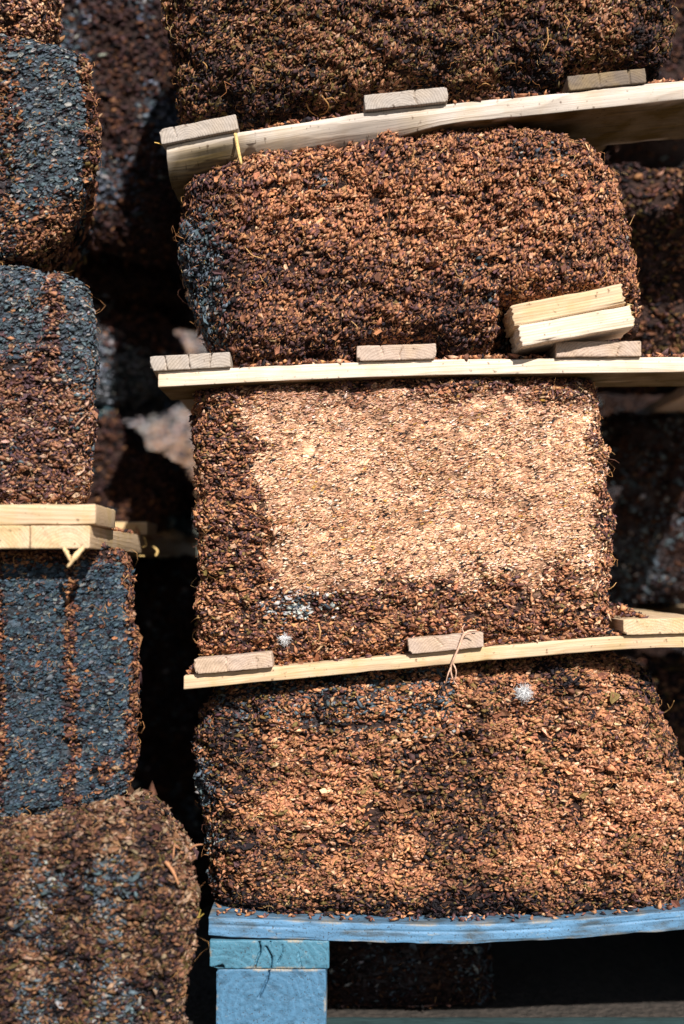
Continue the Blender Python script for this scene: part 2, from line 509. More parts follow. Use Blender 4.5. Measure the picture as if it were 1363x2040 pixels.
def tube_path(name, pts, rad, col, mat, parent=None, sides=7, sub=4, jitter=0.0, origin=None):
    """one stalk along a Catmull-Rom path; rad is a number or one per point"""
    pts = np.array(pts, float)
    rad = np.full(len(pts), rad) if np.isscalar(rad) else np.array(rad, float)
    Q, R = [], []
    for i in range(len(pts) - 1):
        p0, p1, p2, p3 = pts[max(i - 1, 0)], pts[i], pts[i + 1], pts[min(i + 2, len(pts) - 1)]
        for t_ in np.linspace(0, 1, sub, endpoint=False):
            Q.append(0.5 * ((2 * p1) + (-p0 + p2) * t_ + (2 * p0 - 5 * p1 + 4 * p2 - p3) * t_ ** 2 + (-p0 + 3 * p1 - 3 * p2 + p3) * t_ ** 3))
            R.append(rad[i] * (1 - t_) + rad[i + 1] * t_)
    Q.append(pts[-1]); R.append(rad[-1])
    Q = np.array(Q); R = np.array(R)
    r = np.random.default_rng(int(abs(pts.sum() * 1e4)) % 99991)
    T = unit(np.gradient(Q, axis=0))
    up = np.array([0.3, -1, 0.2])
    U = unit(up - (T @ up)[:, None] * T); Wv = np.cross(T, U)
    V = []
    for i in range(len(Q)):
        for k in range(sides):
            a = k / sides * 2 * math.pi
            V.append(Q[i] + (U[i] * math.cos(a) + Wv[i] * math.sin(a)) * R[i] * (1 + jitter * r.standard_normal()))
    n = len(Q)
    F = [(i * sides + k, i * sides + (k + 1) % sides, (i + 1) * sides + (k + 1) % sides, (i + 1) * sides + k) for i in range(n - 1) for k in range(sides)]
    V = np.array(V)
    caps = [np.array([list(range(sides))[::-1], [(n - 1) * sides + k for k in range(sides)]])]
    cc = np.array(col)[None] * (1 + 0.12 * r.standard_normal((len(V), 1)))
    org = np.array(origin) if origin is not None else np.zeros(3)
    return link(name, mesh(name, V - org, [np.array(F)] + caps, col=np.clip(cc, 0, .95)), mat, parent, origin)


# ------------------------------------------------------------------ colours of the pomace
ORANGE = (0.50, 0.235, 0.115)
BROWN = (0.345, 0.155, 0.085)
UMBER = (0.18, 0.078, 0.052)
PLUM = (0.125, 0.065, 0.065)
BLACK = (0.022, 0.018, 0.022)
PALE = (0.60, 0.37, 0.23)
OLIVE = (0.19, 0.125, 0.045)
TEAL = (0.090, 0.122, 0.145)
SLATE = (0.055, 0.074, 0.092)
GREY = (0.26, 0.255, 0.25)
TAN = (0.81, 0.50, 0.325)


def pick(rng, n, weights, cols):
    """weights: list of arrays or numbers"""
    Wt = np.stack([np.broadcast_to(np.asarray(w, float), (n,)) for w in weights], 1)
    Wt = np.clip(Wt, 0, None) + 1e-6
    cum = np.cumsum(Wt / Wt.sum(1, keepdims=True), 1)
    k = (rng.random(n)[:, None] > cum).sum(1)
    k = np.minimum(k, len(cols) - 1)
    return np.array(cols)[k] * np.exp(0.13 * rng.standard_normal((n, 1))) * (1 + 0.04 * rng.standard_normal((n, 3))), k


# ------------------------------------------------------------------ pomace block
BLOCKS = {}


def block(label, outline, Y0, depth, rfront, colour, seed, dens=1.0, center=None, face_res=1.0, taper=0.0, name='pomace_block',
          dent=None, rough=1.0, chip=1.0, along=(1, 0, 0.1), group=None, flat=None, flat_dens=0.5, fscale=(0.8, 0.55, 0.5), fib=1.0, silh=0.7, zmin=None, shear=0.0):
    """outline: photo pixels of the silhouette; front face Y0 behind the front plane; real depth in metres"""
    rng = np.random.default_rng(seed)
    O = np.array(outline, float)
    cl = np.vstack([O, O[:1]])
    seg = np.linalg.norm(np.diff(cl, axis=0), axis=1)
    cum = np.concatenate([[0], np.cumsum(seg)])
    NN = int(250 * face_res)
    s = np.linspace(0, cum[-1], NN, endpoint=False)
    Q = np.stack([np.interp(s, cum, cl[:, 0]), np.interp(s, cum, cl[:, 1])], 1)
    w = np.array([1, 2, 3, 2, 1], float); w /= w.sum()          # soften the corners
    Q = sum(w[k] * np.roll(Q, k - 2, axis=0) for k in range(5))
    Qs = Q.copy()
    for _ in range(60):
        Qs = (np.roll(Qs, 3, 0) + Qs + np.roll(Qs, -3, 0)) / 3
    cen = np.array(center, float) if center is not None else O.mean(0)
    Ysil = Y0 + rfront * silh
    k = S * (D0 + Ysil) / D0
    R_mean = np.linalg.norm(Q - cen, axis=1)[:, None] * k      # metres centre to edge
    # stations: (inset metres from the outline, Y offset, fraction for the face)
    nf = int(38 * face_res); na = int(10 * face_res) + 3; nd = int(16 * face_res) + 2
    rings, ys, isface = [], [], []
    for i in range(1, nf + 1):
        f = i / nf
        rings.append(('f', f)); ys.append(0.0)
    for i in range(1, na + 1):
        th = i / na * math.pi / 2
        rings.append(('a', th)); ys.append(0)
    for i in range(1, nd + 1):
        rings.append(('d', i / nd)); ys.append(0)
    for i in range(1, 5):
        rings.append(('b', i / 4)); ys.append(0)
    P, QQ = [], []
    for kind, v in rings:
        if kind == 'f':
            ins = rfront; sc = (1 - ins / R_mean) * v; y = Y0
        elif kind == 'a':
            ins = rfront * (1 - math.sin(v)); sc = 1 - ins / R_mean; y = Y0 + rfront * (1 - math.cos(v))
        elif kind == 'd':
            sc = 1 - taper * v + 0 * R_mean; y = Y0 + rfront + (depth - rfront) * v
        else:
            sc = (1 - taper) * (1 - v) + 0 * R_mean; y = Y0 + depth
        bl = v ** 4 * 0.5 if kind == 'f' else (0.5 + 0.5 * v / (math.pi / 2) if kind == 'a' else 1.0)
        q = cen + (Qs * (1 - bl) + Q * bl - cen) * sc
        QQ.append(q)
        x = (q[:, 0] - 681.5) * k; z = ZC + (HY - q[:, 1]) * k
        P.append(np.stack([x - shear * (y - Y0), np.full(NN, y), z], 1))
    nr = len(rings)
    P = np.concatenate([[[(cen[0] - 681.5) * k, Y0, ZC + (HY - cen[1]) * k]], np.concatenate(P)])
    QQ = np.concatenate([[cen], np.concatenate(QQ)])
    i0 = 1 + np.arange(nr * NN).reshape(nr, NN)
    A = i0[:-1]; B = i0[1:]
    quads = np.stack([A.ravel(), np.roll(A, -1, 1).ravel(), np.roll(B, -1, 1).ravel(), B.ravel()], 1)
    fan = np.stack([np.zeros(NN, int), np.roll(i0[0], -1), i0[0]], 1)

    def normals(P):
        T = np.concatenate([np.stack([quads[:, 0], quads[:, 1], quads[:, 2]], 1), np.stack([quads[:, 0], quads[:, 2], quads[:, 3]], 1), fan])
        n = np.cross(P[T[:, 1]] - P[T[:, 0]], P[T[:, 2]] - P[T[:, 0]])
        acc = np.zeros_like(P)
        for c_ in range(3):
            for ax in range(3):
                acc[:, ax] += np.bincount(T[:, c_], n[:, ax], len(P))
        return T, n, unit(acc)

    T, _, nrm = normals(P)
    if nrm[0, 1] > 0:
        quads = quads[:, ::-1]; fan = fan[:, ::-1]
        T, _, nrm = normals(P)
    if dent is not None:
        P = P + dent(P, QQ)
        T, _, nrm = normals(P)
    fl = np.ones(len(P)) if flat is None else 1 - 0.75 * flat(QQ, P)
    seedv = np.array([seed * 3.1, seed * 1.7, 0])
    lay = np.array([0.55, 1.0, 1.15])
    d = 0.007 * fbm(P + seedv, 0.10, seed, 2) + 0.0028 * rough * fl * (0.6 * fbm((P + seedv) * lay, 0.013, seed + 2, 2) + 0.8 * fbm((P + seedv) * lay, 0.011, seed + 31, 2)) + fl * (0.0045 * fbm(P + seedv, 0.030, seed + 5, 3) * rough - 0.004 * np.clip(fbm(P + seedv, 0.018, seed + 9, 2) - 0.35, 0, 1) * 2)
    edge = 1.0
    P = P + nrm * (d * edge)[:, None]
    T, tn, nrm = normals(P)
    rdg = 1 - sstep(0.0, 0.16, np.abs(fbm((P + seedv) * lay, 0.026, seed + 51, 2)))      # fissures between matted lumps
    P = P - nrm * (fl * 0.0022 * rdg)[:, None]
    if zmin is not None:
        P[:, 2] = np.maximum(P[:, 2], zmin)
    base = np.array([P[:, 0].mean(), P[:, 1].mean(), P[:, 2].min()])
    root = empty(name, base, label, 'pomace block', group)
    # body
    ccol, _ = colour(rng, QQ, P, nrm, True)
    me = mesh('pressed_pulp', P - base - nrm * (0.0022 * fl)[:, None], [quads, fan], col=np.clip(ccol, 0.003, 0.9))
    link('pressed_pulp', me, M_core, root)
    # skins
    area = 0.5 * np.linalg.norm(tn, axis=1)
    ctr = P[T].mean(1)
    un = unit(tn)
    wgt = area * np.where(un[:, 1] > 0.5, 0.0, 1.0) * np.interp(ctr[:, 1] - Y0, [0, rfront + 0.005, rfront + 0.04, rfront + 0.12, 0.3], [1.0, 0.9, 0.3, 0.10, 0.05])
    wgt *= np.where((np.abs(un[:, 2]) > 0.8) & (ctr[:, 1] - Y0 > rfront + 0.02), 0.35, 1.0)
    cav = fbm((ctr + seedv) * lay, 0.011, seed + 31, 2)
    wgt *= np.clip(1.0 + 0.9 * cav, 0.35, 2.0)
    wgt *= 1 - 0.72 * (1 - sstep(0.0, 0.13, np.abs(fbm((ctr + seedv) * lay, 0.026, seed + 51, 2))))
    if flat is not None:
        wgt *= 1 + flat_dens * flat(QQ[T].mean(1), ctr)
    # skip what lies far outside the frame
    pxv = 681.5 + ctr[:, 0] / (S * (D0 + ctr[:, 1]) / D0); pyv = HY - (ctr[:, 2] - ZC) / (S * (D0 + ctr[:, 1]) / D0)
    off = (pxv < -70) | (pxv > 1433) | (pyv < -70) | (pyv > 2110)
    wgt = np.where(off, wgt * 0.05, wgt)
    n = int(wgt.sum() * 168000 * dens)
    ti = rng.choice(len(T), n, p=wgt / wgt.sum())
    a, b_ = rng.random(n), rng.random(n)
    fm = a + b_ > 1; a[fm] = 1 - a[fm]; b_[fm] = 1 - b_[fm]
    tt = T[ti]
    pos = P[tt[:, 0]] * (1 - a - b_)[:, None] + P[tt[:, 1]] * a[:, None] + P[tt[:, 2]] * b_[:, None]
    qq = QQ[tt[:, 0]] * (1 - a - b_)[:, None] + QQ[tt[:, 1]] * a[:, None] + QQ[tt[:, 2]] * b_[:, None]
    nn = unit(nrm[tt[:, 0]])
    flv = np.zeros(n) if flat is None else flat(qq, pos)
    col, kidx = colour(rng, qq, pos, nn, False)
    size = 0.0063 * chip * np.exp(0.22 * rng.standard_normal(n))
    size *= np.interp(pos[:, 1] - Y0, [0, rfront + 0.02, rfront + 0.12], [1, 1, 2.1])     # the deep sides show only in grazing views
    kind = rng.random(n)
    tid = np.where(kind < 0.74, rng.choice(T_SKIN, n), np.where(kind < 0.80, rng.choice(T_SEED, n), rng.choice(T_FLAKE, n)))
    tid = np.where((flv > 0.5) & (rng.random(n) < 0.75), rng.choice(T_FLAKE, n), tid)
    rs = rng.random(n)
    size *= np.where(flv > 0.4, 1.0, np.where(rs < 0.022, 1.9, np.where(rs > 0.86, 0.62, 1.0)))
    tid = np.where((rs < 0.022) & (flv < 0.4), rng.choice(T_FLAKE, n), tid)
    t1, b1, n1 = frames(nn, along, 0.40, rng, 0.55)
    t2, b2, n2 = frames(nn, (1, 0, 0.32), 0.10, rng, 0.28)
    sw = (rng.random(n) < flv)[:, None]
    t, bb, nv = np.where(sw, t2, t1), np.where(sw, b2, b1), np.where(sw, n2, n1)
    lift = (rng.normal(0.0008, 0.0014, n) + 0.0026 * rough * fbm((pos + seedv) * lay, 0.011, seed + 31, 2)) * (1 - 0.75 * flv)
    size = size * np.where(tid_kind_skin(tid), 1.0, 0.92)
    szv = np.stack([size * (1 + (fscale[k_] - 1) * flv) for k_ in range(3)], 1)
    keep = np.ones(n, bool) if flat is None else rng.random(n) > flv * 0.25
    pos = pos + nn * lift[:, None]
    pos, t, bb, nv, szv, tid, col = (v[keep] for v in (pos, t, bb, nv, szv, tid, col))
    if zmin is not None:
        pos[:, 2] = np.maximum(pos[:, 2], zmin + 0.002)
    me = scatter_mesh('grape_skins', pos - base, t, bb, nv, szv, tid, col, rng)
    tag(link('grape_skins', me, M_skin, root), kind='stuff')
    # stalk fibres
    m = int(n * 0.028 * fib)
    si = rng.choice(n, m)
    fpos = (P[tt[:, 0]][si] - base) + nn[si] * 0.0005
    fd = unit(rng.standard_normal((m, 3)) + nn[si] * 0.5)
    tng = fd - (fd * nn[si]).sum(1, keepdims=True) * nn[si] * 0.75
    fc, _ = pick(rng, m, [3, 3, 1.5, 1], [(0.62, 0.31, 0.12), (0.46, 0.21, 0.08), (0.70, 0.46, 0.22), UMBER])
    L = 0.0078 * np.exp(0.5 * rng.standard_normal(m)); L = np.clip(L, 0.003, 0.028)
    me = tubes('stalk_fibres', fpos, tng, nn[si] + 0.2 * rng.standard_normal((m, 3)), L, 0.0003 * np.exp(0.3 * rng.standard_normal(m)), rng.uniform(0.2, 1.3, m), fc, rng)
    tag(link('stalk_fibres', me, M_fibre, root), kind='stuff')
    BLOCKS[name + str(len(BLOCKS))] = root
    root['_n'] = 0
    del root['_n']
    return root, base, (P, nrm, QQ)


def surf_at(info, px, py):
    """nearest point of a block's front skin seen at pixel (px, py)"""
    P, nrm, QQ = info
    kk = S * (D0 + P[:, 1]) / D0
    x = 681.5 + P[:, 0] / kk; y = HY - (P[:, 2] - ZC) / kk
    d = (x - px) ** 2 + (y - py) ** 2 + np.where(nrm[:, 1] < 0, 0, 1e6)
    i = np.argmin(d)
    return P[i], nrm[i]


def band(q, a, b, soft):
    return sstep(a - soft, a + soft, q) * (1 - sstep(b - soft, b + soft, q))


def rot_noise(q, s, seed, stretch=1.0):
    p = np.stack([q[:, 0] * S, q[:, 1] * S * stretch, 0 * q[:, 0]], 1)
    return fbm(p, s, seed, 3)


# each colour function: (rng, q, P, n, core) -> colours, index
def col_brown(wo=1, wb=1, wu=1, wp=1, wk=0.5, wpale=0.25, wol=0.0, gain=1.0, blue=None, seed=1, patch=0.8, field=None, bluecol=None):
    def f(rng, q, P, n, core):
        m = len(q)
        z = rot_noise(q, 0.05, seed); z2 = rot_noise(q, 0.022, seed + 3)
        fd = 0 if field is None else field(q)
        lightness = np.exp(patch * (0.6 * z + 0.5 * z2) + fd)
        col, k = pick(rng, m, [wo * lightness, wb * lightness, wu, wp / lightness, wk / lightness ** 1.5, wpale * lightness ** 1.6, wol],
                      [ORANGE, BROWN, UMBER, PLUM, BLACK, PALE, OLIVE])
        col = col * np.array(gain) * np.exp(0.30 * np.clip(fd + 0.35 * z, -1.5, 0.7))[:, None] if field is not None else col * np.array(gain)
        if blue is not None:
            bm = blue(q, P, n)
            hit = rng.random(m) < bm
            bc, _ = pick(rng, m, [2, 1.6, 0.7, 0.5], list(bluecol) if bluecol else [TEAL, SLATE, BLACK, GREY])
            col = np.where(hit[:, None], bc, col)
        if core:
            col = col * 0 + np.array([0.036, 0.020, 0.016])  # core darkened so the gaps between skins read as shade
            if blue is not None:
                col = col * (1 - bm[:, None]) + bm[:, None] * np.array([0.045, 0.062, 0.078])
        return col, k
    return f


# ---- the right hand stack
def flat_main(q, P):
    x, y = q[:, 0], q[:, 1]
    w = rot_noise(q, 0.035, 77) * 42
    left = 492 + np.clip(y - 850, 0, 400) * 0.20 + w
    m = sstep(left - 30, left + 40, x) * (1 - sstep(1165, 1215, x + w * 0.8))
    m *= sstep(752, 815 + np.clip(x - 600, 0, 600) * 0.03, y + w * 0.6)
    bot = 1182 - np.clip(x - 640, 0, 500) * 0.085
    m *= 1 - sstep(bot - 48, bot + 34, y + w)
    return m


def col_main(rng, q, P, n, core):
    m = len(q)
    fl = flat_main(q, P)
    z = rot_noise(q, 0.05, 41); z2 = rot_noise(q, 0.015, 43)
    x, y = q[:, 0], q[:, 1]
    plum = band(x, 430, 520, 25) * band(y, 820, 1120, 60) * 0.8 + sstep(1080, 1150, x) * (1 - sstep(830, 900, y)) + (1 - sstep(775, 800, y)) * 0.8
    lg = np.exp(0.6 * z + 0.5 * z2 - 0.5 * plum)
    col, k = pick(rng, m, [1.2 * lg, 1.2 * lg, 1 + 0.5 * plum, 0.6 + 1.0 * plum, 0.45, 0.4 * lg ** 1.5, 0.25], [ORANGE, BROWN, UMBER, PLUM, BLACK, PALE, OLIVE])
    z3 = fbm(np.stack([q[:, 0] * 0.35 + q[:, 1] * 0.11, q[:, 1] * 1.0 + q[:, 0] * 0.32, 0 * x], 1) * S, 0.007, 47, 2)
    tl = np.exp(0.8 * z + 0.9 * z2 + 0.9 * z3)
    tcol, _ = pick(rng, m, [3.8 * tl, 1.5, 0.8, 0.22, 0.22, 0.75 * tl, 0.08],
                   [TAN, (0.62, 0.34, 0.19), (0.46, 0.22, 0.12), (0.22, 0.11, 0.08), BLACK, (0.88, 0.68, 0.53), (0.60, 0.34, 0.08)])
    rosy = (1 - sstep(790, 850, y + 60 * z2)) + 0.4 * sstep(1100, 1200, x) * (1 - sstep(800, 900, y))
    tcol = tcol * (1 - 0.34 * np.clip(rosy, 0, 1)[:, None] * np.array([1, 1.15, 1.1]))
    hit = rng.random(m) < fl
    col = np.where(hit[:, None], tcol, col)
    # grey mould near the foot
    g = np.exp(-(((x - 590) / 55) ** 2 + ((y - 1208) / 22) ** 2)) * 0.9
    gh = rng.random(m) < g
    gc, _ = pick(rng, m, [2, 1, 1], [(0.5, 0.5, 0.48), GREY, SLATE])
    col = np.where(gh[:, None], gc, col)
    if core:
        col = np.array([0.055, 0.03, 0.022]) * (1 - fl[:, None]) + fl[:, None] * np.array([0.56, 0.32, 0.195]) * np.exp(0.5 * z2 + 0.4 * z3)[:, None]  # outside the tan face the dark core paints shade into the gaps
    return col, k


def blue2(q, P, n):
    x, y = q[:, 0], q[:, 1]
    w = rot_noise(q, 0.03, 9) * 18
    b = (1 - sstep(425, 465, x + w)) * band(y, 440, 680, 30) * 0.75
    b += 0.25 * sstep(0.5, 0.9, rot_noise(q, 0.05, 12))
    return np.clip(b, 0, 1)


def dent2(P, q):
    d = np.zeros_like(P)
    x, y = q[:, 0], q[:, 1]
    m = band(x, 985, 1262, 12) * band(y, 600, 760, 25) * (P[:, 1] < 0.2)
    d[:, 1] = m * np.maximum(0, 0.075 - P[:, 1])
    return d


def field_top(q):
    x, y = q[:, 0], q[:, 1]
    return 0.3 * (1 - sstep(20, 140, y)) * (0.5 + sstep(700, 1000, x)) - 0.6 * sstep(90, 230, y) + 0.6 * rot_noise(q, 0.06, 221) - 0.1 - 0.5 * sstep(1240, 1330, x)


def field2(q):
    x, y = q[:, 0], q[:, 1]
    g = np.exp(-(((x - 900) / 330) ** 2 + ((y - 440) / 150) ** 2)) + 0.6 * np.exp(-(((x - 590) / 90) ** 2 + ((y - 430) / 80) ** 2))
    return 1.0 * g - 0.45 + 0.5 * rot_noise(q, 0.07, 203) - 0.5 * (1 - sstep(440, 520, x)) - 0.3 * sstep(640, 700, y) * (x < 960)


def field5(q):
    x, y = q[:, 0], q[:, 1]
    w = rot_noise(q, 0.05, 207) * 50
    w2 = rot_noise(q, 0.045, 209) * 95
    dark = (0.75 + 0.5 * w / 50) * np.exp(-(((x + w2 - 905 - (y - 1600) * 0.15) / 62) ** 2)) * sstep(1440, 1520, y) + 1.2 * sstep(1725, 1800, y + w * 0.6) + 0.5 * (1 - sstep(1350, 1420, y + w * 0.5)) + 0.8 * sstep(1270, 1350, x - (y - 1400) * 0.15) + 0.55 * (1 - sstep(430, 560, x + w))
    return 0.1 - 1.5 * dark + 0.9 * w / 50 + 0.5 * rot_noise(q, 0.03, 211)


# outlines (photo pixels of the silhouettes), feet resting on slats and sagging between them
out_top = [(322, -250), (322, -100), (335, 40), (352, 150), (362, 232), (476, 218), (490, 250), (720, 212), (724, 178), (893, 156), (902, 196), (1120, 170), (1128, 136), (1290, 132), (1325, 148), (1338, 110), (1345, 0), (1335, -250)]
out_2 = [(372, 380), (402, 350), (480, 322), (560, 306), (700, 290), (760, 272), (850, 262), (960, 268), (1080, 272), (1178, 284), (1208, 345), (1230, 420), (1255, 480), (1272, 560), (1276, 640), (1270, 672),
         (1110, 674), (1096, 706), (885, 712), (873, 680), (708, 682), (700, 716), (470, 728), (455, 702), (420, 690), (400, 640), (385, 590), (366, 545), (357, 500), (362, 440)]
out_3 = [(392, 762), (700, 748), (1000, 742), (1182, 744), (1190, 800), (1200, 900), (1210, 980), (1214, 1080), (1214, 1180), (1208, 1262), (1100, 1275), (970, 1288), (960, 1262), (815, 1272), (806, 1306), (640, 1320), (556, 1326), (548, 1302), (420, 1314), (398, 1290), (392, 1220), (412, 1150), (402, 1060), (398, 960), (388, 860)]
out_5 = [(432, 1378), (470, 1352), (560, 1345), (700, 1335), (850, 1318), (1000, 1295), (1120, 1292), (1230, 1308), (1290, 1340), (1320, 1420), (1345, 1500), (1368, 1580), (1380, 1680), (1378, 1795), (1200, 1815), (1000, 1828), (880, 1830), (700, 1824), (500, 1816), (432, 1800), (428, 1740), (408, 1650), (396, 1560), (396, 1480), (410, 1420)]

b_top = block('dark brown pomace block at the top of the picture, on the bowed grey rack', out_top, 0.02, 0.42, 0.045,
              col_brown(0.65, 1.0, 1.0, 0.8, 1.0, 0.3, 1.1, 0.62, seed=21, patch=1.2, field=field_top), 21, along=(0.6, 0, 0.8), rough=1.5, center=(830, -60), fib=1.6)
b_2 = block('reddish brown pomace block under the bowed rack, with the loose board offcut at its foot', out_2, 0.0, 0.24, 0.048,
            col_brown(1.3, 1.9, 0.9, 0.8, 0.25, 0.2, 0.02, 0.95, blue=blue2, seed=22, field=field2), 22, along=(0.6, 0, 0.9), center=(820, 500), dent=dent2, silh=0.9, fib=1.6)
b_3 = block('light tan pomace block with a flat pale straw coloured face and dark crumbly rim', out_3, 0.012, 0.45, 0.028, col_main, 23, flat=flat_main, center=(800, 1030), dens=1.1)


def blue5(q, P, n):
    x, y = q[:, 0], q[:, 1]
    w = rot_noise(q, 0.03, 19) * 30
    b = (1 - sstep(415, 455, x + w)) * band(y, 1500, 1760, 40) * 0.7
    b += 0.45 * (1 - sstep(1380, 1500, y + w * 1.5)) * (x < 900) * 0.6
    return np.clip(b, 0, 1)


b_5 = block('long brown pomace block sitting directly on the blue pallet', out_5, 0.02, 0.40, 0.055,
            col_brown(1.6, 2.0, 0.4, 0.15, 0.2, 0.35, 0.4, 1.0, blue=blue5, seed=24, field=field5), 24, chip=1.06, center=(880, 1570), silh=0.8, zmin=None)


# ---- the left hand stack
def blueA(q, P, n):
    x, y = q[:, 0], q[:, 1]
    w = rot_noise(q, 0.02, 61) * 12
    b = band(x + w, 42, 170, 8) * (1 - sstep(400, 470, y + (x - 60) * 0.5)) + 0.35 * (x < 40)
    return np.clip(0.93 * b, 0, 0.93)


def blueB(q, P, n):
    x, y = q[:, 0], q[:, 1]
    w = rot_noise(q, 0.02, 62) * 12
    b = (1 - sstep(640, 760, y + w * 3 - (x > 125) * 70)) * (1 - 0.85 * band(x + w, 95, 128, 7)) + 0.25 * sstep(0.2, 0.8, rot_noise(q, 0.03, 66))
    return np.clip(b * 0.93, 0, 0.95)


def blueC(q, P, n):
    x, y = q[:, 0], q[:, 1]
    w = rot_noise(q, 0.015, 63) * 9
    s_ = np.clip(band(x + w, 133, 158, 6) + (1 - sstep(8, 20, x + w)) * (x > -20) + sstep(248, 262, x + w) + np.exp(-(((x - 215) / 22) ** 2 + ((y - 1530) / 30) ** 2)) + (1 - sstep(1112, 1135, y)), 0, 1)
    return 0.95 * (1 - 0.92 * s_)


def blueD(q, P, n):
    z = rot_noise(q, 0.05, 64)
    x, y = q[:, 0], q[:, 1]
    st = np.cos((x - 235) / 150 * 2 * math.pi)
    return np.clip(0.45 * sstep(-0.4, 0.6, z + 0.6 * st) * sstep(1640, 1740, y) * (1 - sstep(310, 345, x)), 0, 0.6)


gl = None
b_A1 = block('pinkish pomace block in the top left corner, above the blue banded one', [(-260, -260), (60, -250), (98, -120), (104, 30), (98, 85), (-260, 70)], -0.02, 0.32, 0.03,
             col_brown(0.9, 0.6, 0.4, 0.8, 0.1, 1.6, 0, 1.0, seed=31), 31, dens=0.9, face_res=0.7, chip=1.0, shear=0.2)
b_A = block('pomace block with a broad grey blue band and rounded foot, second in the left stack', [(-260, 74), (60, 78), (130, 92), (182, 118), (194, 200), (190, 300), (178, 350), (152, 420), (125, 470), (60, 520), (-260, 530)], -0.03, 0.34, 0.022,
            col_brown(0.9, 1.2, 0.9, 1.0, 0.7, 0.3, 0.4, 0.7, blue=blueA, seed=32), 32, dens=1.0, face_res=0.85, shear=0.22, flat=lambda q, P: 0.8 * blueA(q, P, None), flat_dens=0, fscale=(1.0, 1.15, 0.75))
b_B = block('pomace block blue grey above and rusty below, on the left rack', [(-260, 530), (60, 535), (140, 552), (180, 580), (190, 700), (190, 860), (182, 940), (172, 1003), (-260, 1003)], -0.04, 0.34, 0.018,
            col_brown(0.7, 1.3, 0.9, 1.5, 0.3, 0.5, 0.0, (0.78, 0.84, 0.95), blue=blueB, seed=33), 33, dens=1.0, face_res=0.85, shear=0.24, flat=lambda q, P: 0.8 * blueB(q, P, None), flat_dens=0, fscale=(1.0, 1.15, 0.75))
b_C = block('slate blue pomace block with rust coloured stripes, under the left rack', [(-260, 1096), (225, 1096), (258, 1105), (268, 1250), (276, 1400), (281, 1500), (264, 1570), (230, 1600), (150, 1630), (-260, 1660)], -0.05, 0.34, 0.018,
            col_brown(1.2, 1.0, 0.9, 1.1, 0.6, 0.15, 0.0, 0.65, blue=blueC, seed=34, bluecol=((0.050, 0.080, 0.108), (0.030, 0.050, 0.070), BLACK, (0.13, 0.15, 0.16))), 34, dens=1.0, face_res=0.85, shear=0.22, flat=lambda q, P: 0.8 * blueC(q, P, None), flat_dens=0, fscale=(1.0, 1.15, 0.75))
b_D = block('brown and grey mottled pomace block on the ground, lowest of the left stack', [(-260, 1662), (60, 1636), (150, 1618), (240, 1602), (300, 1608), (350, 1645), (390, 1705), (388, 1850), (380, 1990), (372, 2170), (-260, 2188)], -0.11, 0.24, 0.035,
            col_brown(0.75, 0.9, 0.7, 0.7, 0.8, 0.6, 0.6, (0.42, 0.46, 0.50), blue=blueD, seed=35, field=lambda q: 0.45 * np.cos((q[:, 0] - 235) / 150 * 2 * math.pi + 0.8 * rot_noise(q, 0.06, 5)) + 0.35 * (1 - sstep(1680, 1760, q[:, 1]))), 35, dens=1.0, face_res=0.9, chip=1.15, zmin=0.003, shear=0.12, taper=0.22)

# ---- blocks standing behind, mostly in shade
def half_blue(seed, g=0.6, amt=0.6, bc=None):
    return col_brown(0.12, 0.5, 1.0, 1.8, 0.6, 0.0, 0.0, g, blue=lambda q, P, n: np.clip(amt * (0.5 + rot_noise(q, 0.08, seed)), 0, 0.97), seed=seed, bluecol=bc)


bk = dict(dens=0.22, face_res=0.42, chip=1.5, fib=0.3)
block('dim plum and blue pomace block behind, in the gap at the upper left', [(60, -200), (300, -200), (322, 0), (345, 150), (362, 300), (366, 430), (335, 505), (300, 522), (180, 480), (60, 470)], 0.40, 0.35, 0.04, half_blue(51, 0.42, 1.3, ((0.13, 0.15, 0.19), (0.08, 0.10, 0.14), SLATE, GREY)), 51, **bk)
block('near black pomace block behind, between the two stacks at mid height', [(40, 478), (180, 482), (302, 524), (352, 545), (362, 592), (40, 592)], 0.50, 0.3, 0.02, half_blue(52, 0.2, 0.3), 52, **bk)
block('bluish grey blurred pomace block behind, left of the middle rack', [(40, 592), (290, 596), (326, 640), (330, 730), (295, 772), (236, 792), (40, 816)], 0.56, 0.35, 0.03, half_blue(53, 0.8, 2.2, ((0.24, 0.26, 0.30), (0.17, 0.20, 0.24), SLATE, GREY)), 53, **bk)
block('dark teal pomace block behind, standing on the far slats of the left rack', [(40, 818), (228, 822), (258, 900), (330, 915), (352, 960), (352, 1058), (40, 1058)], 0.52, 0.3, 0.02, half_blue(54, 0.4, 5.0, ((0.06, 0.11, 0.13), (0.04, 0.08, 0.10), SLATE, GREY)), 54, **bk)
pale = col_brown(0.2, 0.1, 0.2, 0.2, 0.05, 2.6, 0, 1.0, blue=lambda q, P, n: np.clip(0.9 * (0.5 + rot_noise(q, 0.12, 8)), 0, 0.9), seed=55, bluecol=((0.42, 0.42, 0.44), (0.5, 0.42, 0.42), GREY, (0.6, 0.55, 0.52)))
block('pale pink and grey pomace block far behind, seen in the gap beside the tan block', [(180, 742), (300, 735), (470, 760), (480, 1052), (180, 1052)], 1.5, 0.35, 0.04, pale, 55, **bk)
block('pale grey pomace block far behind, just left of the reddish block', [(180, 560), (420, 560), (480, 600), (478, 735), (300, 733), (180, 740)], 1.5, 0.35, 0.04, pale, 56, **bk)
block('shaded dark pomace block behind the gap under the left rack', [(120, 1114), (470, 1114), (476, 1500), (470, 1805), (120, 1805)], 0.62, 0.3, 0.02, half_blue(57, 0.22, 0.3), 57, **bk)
mossy = col_brown(0.4, 0.7, 0.9, 1.2, 0.9, 0.05, 0.8, 0.5, seed=58)
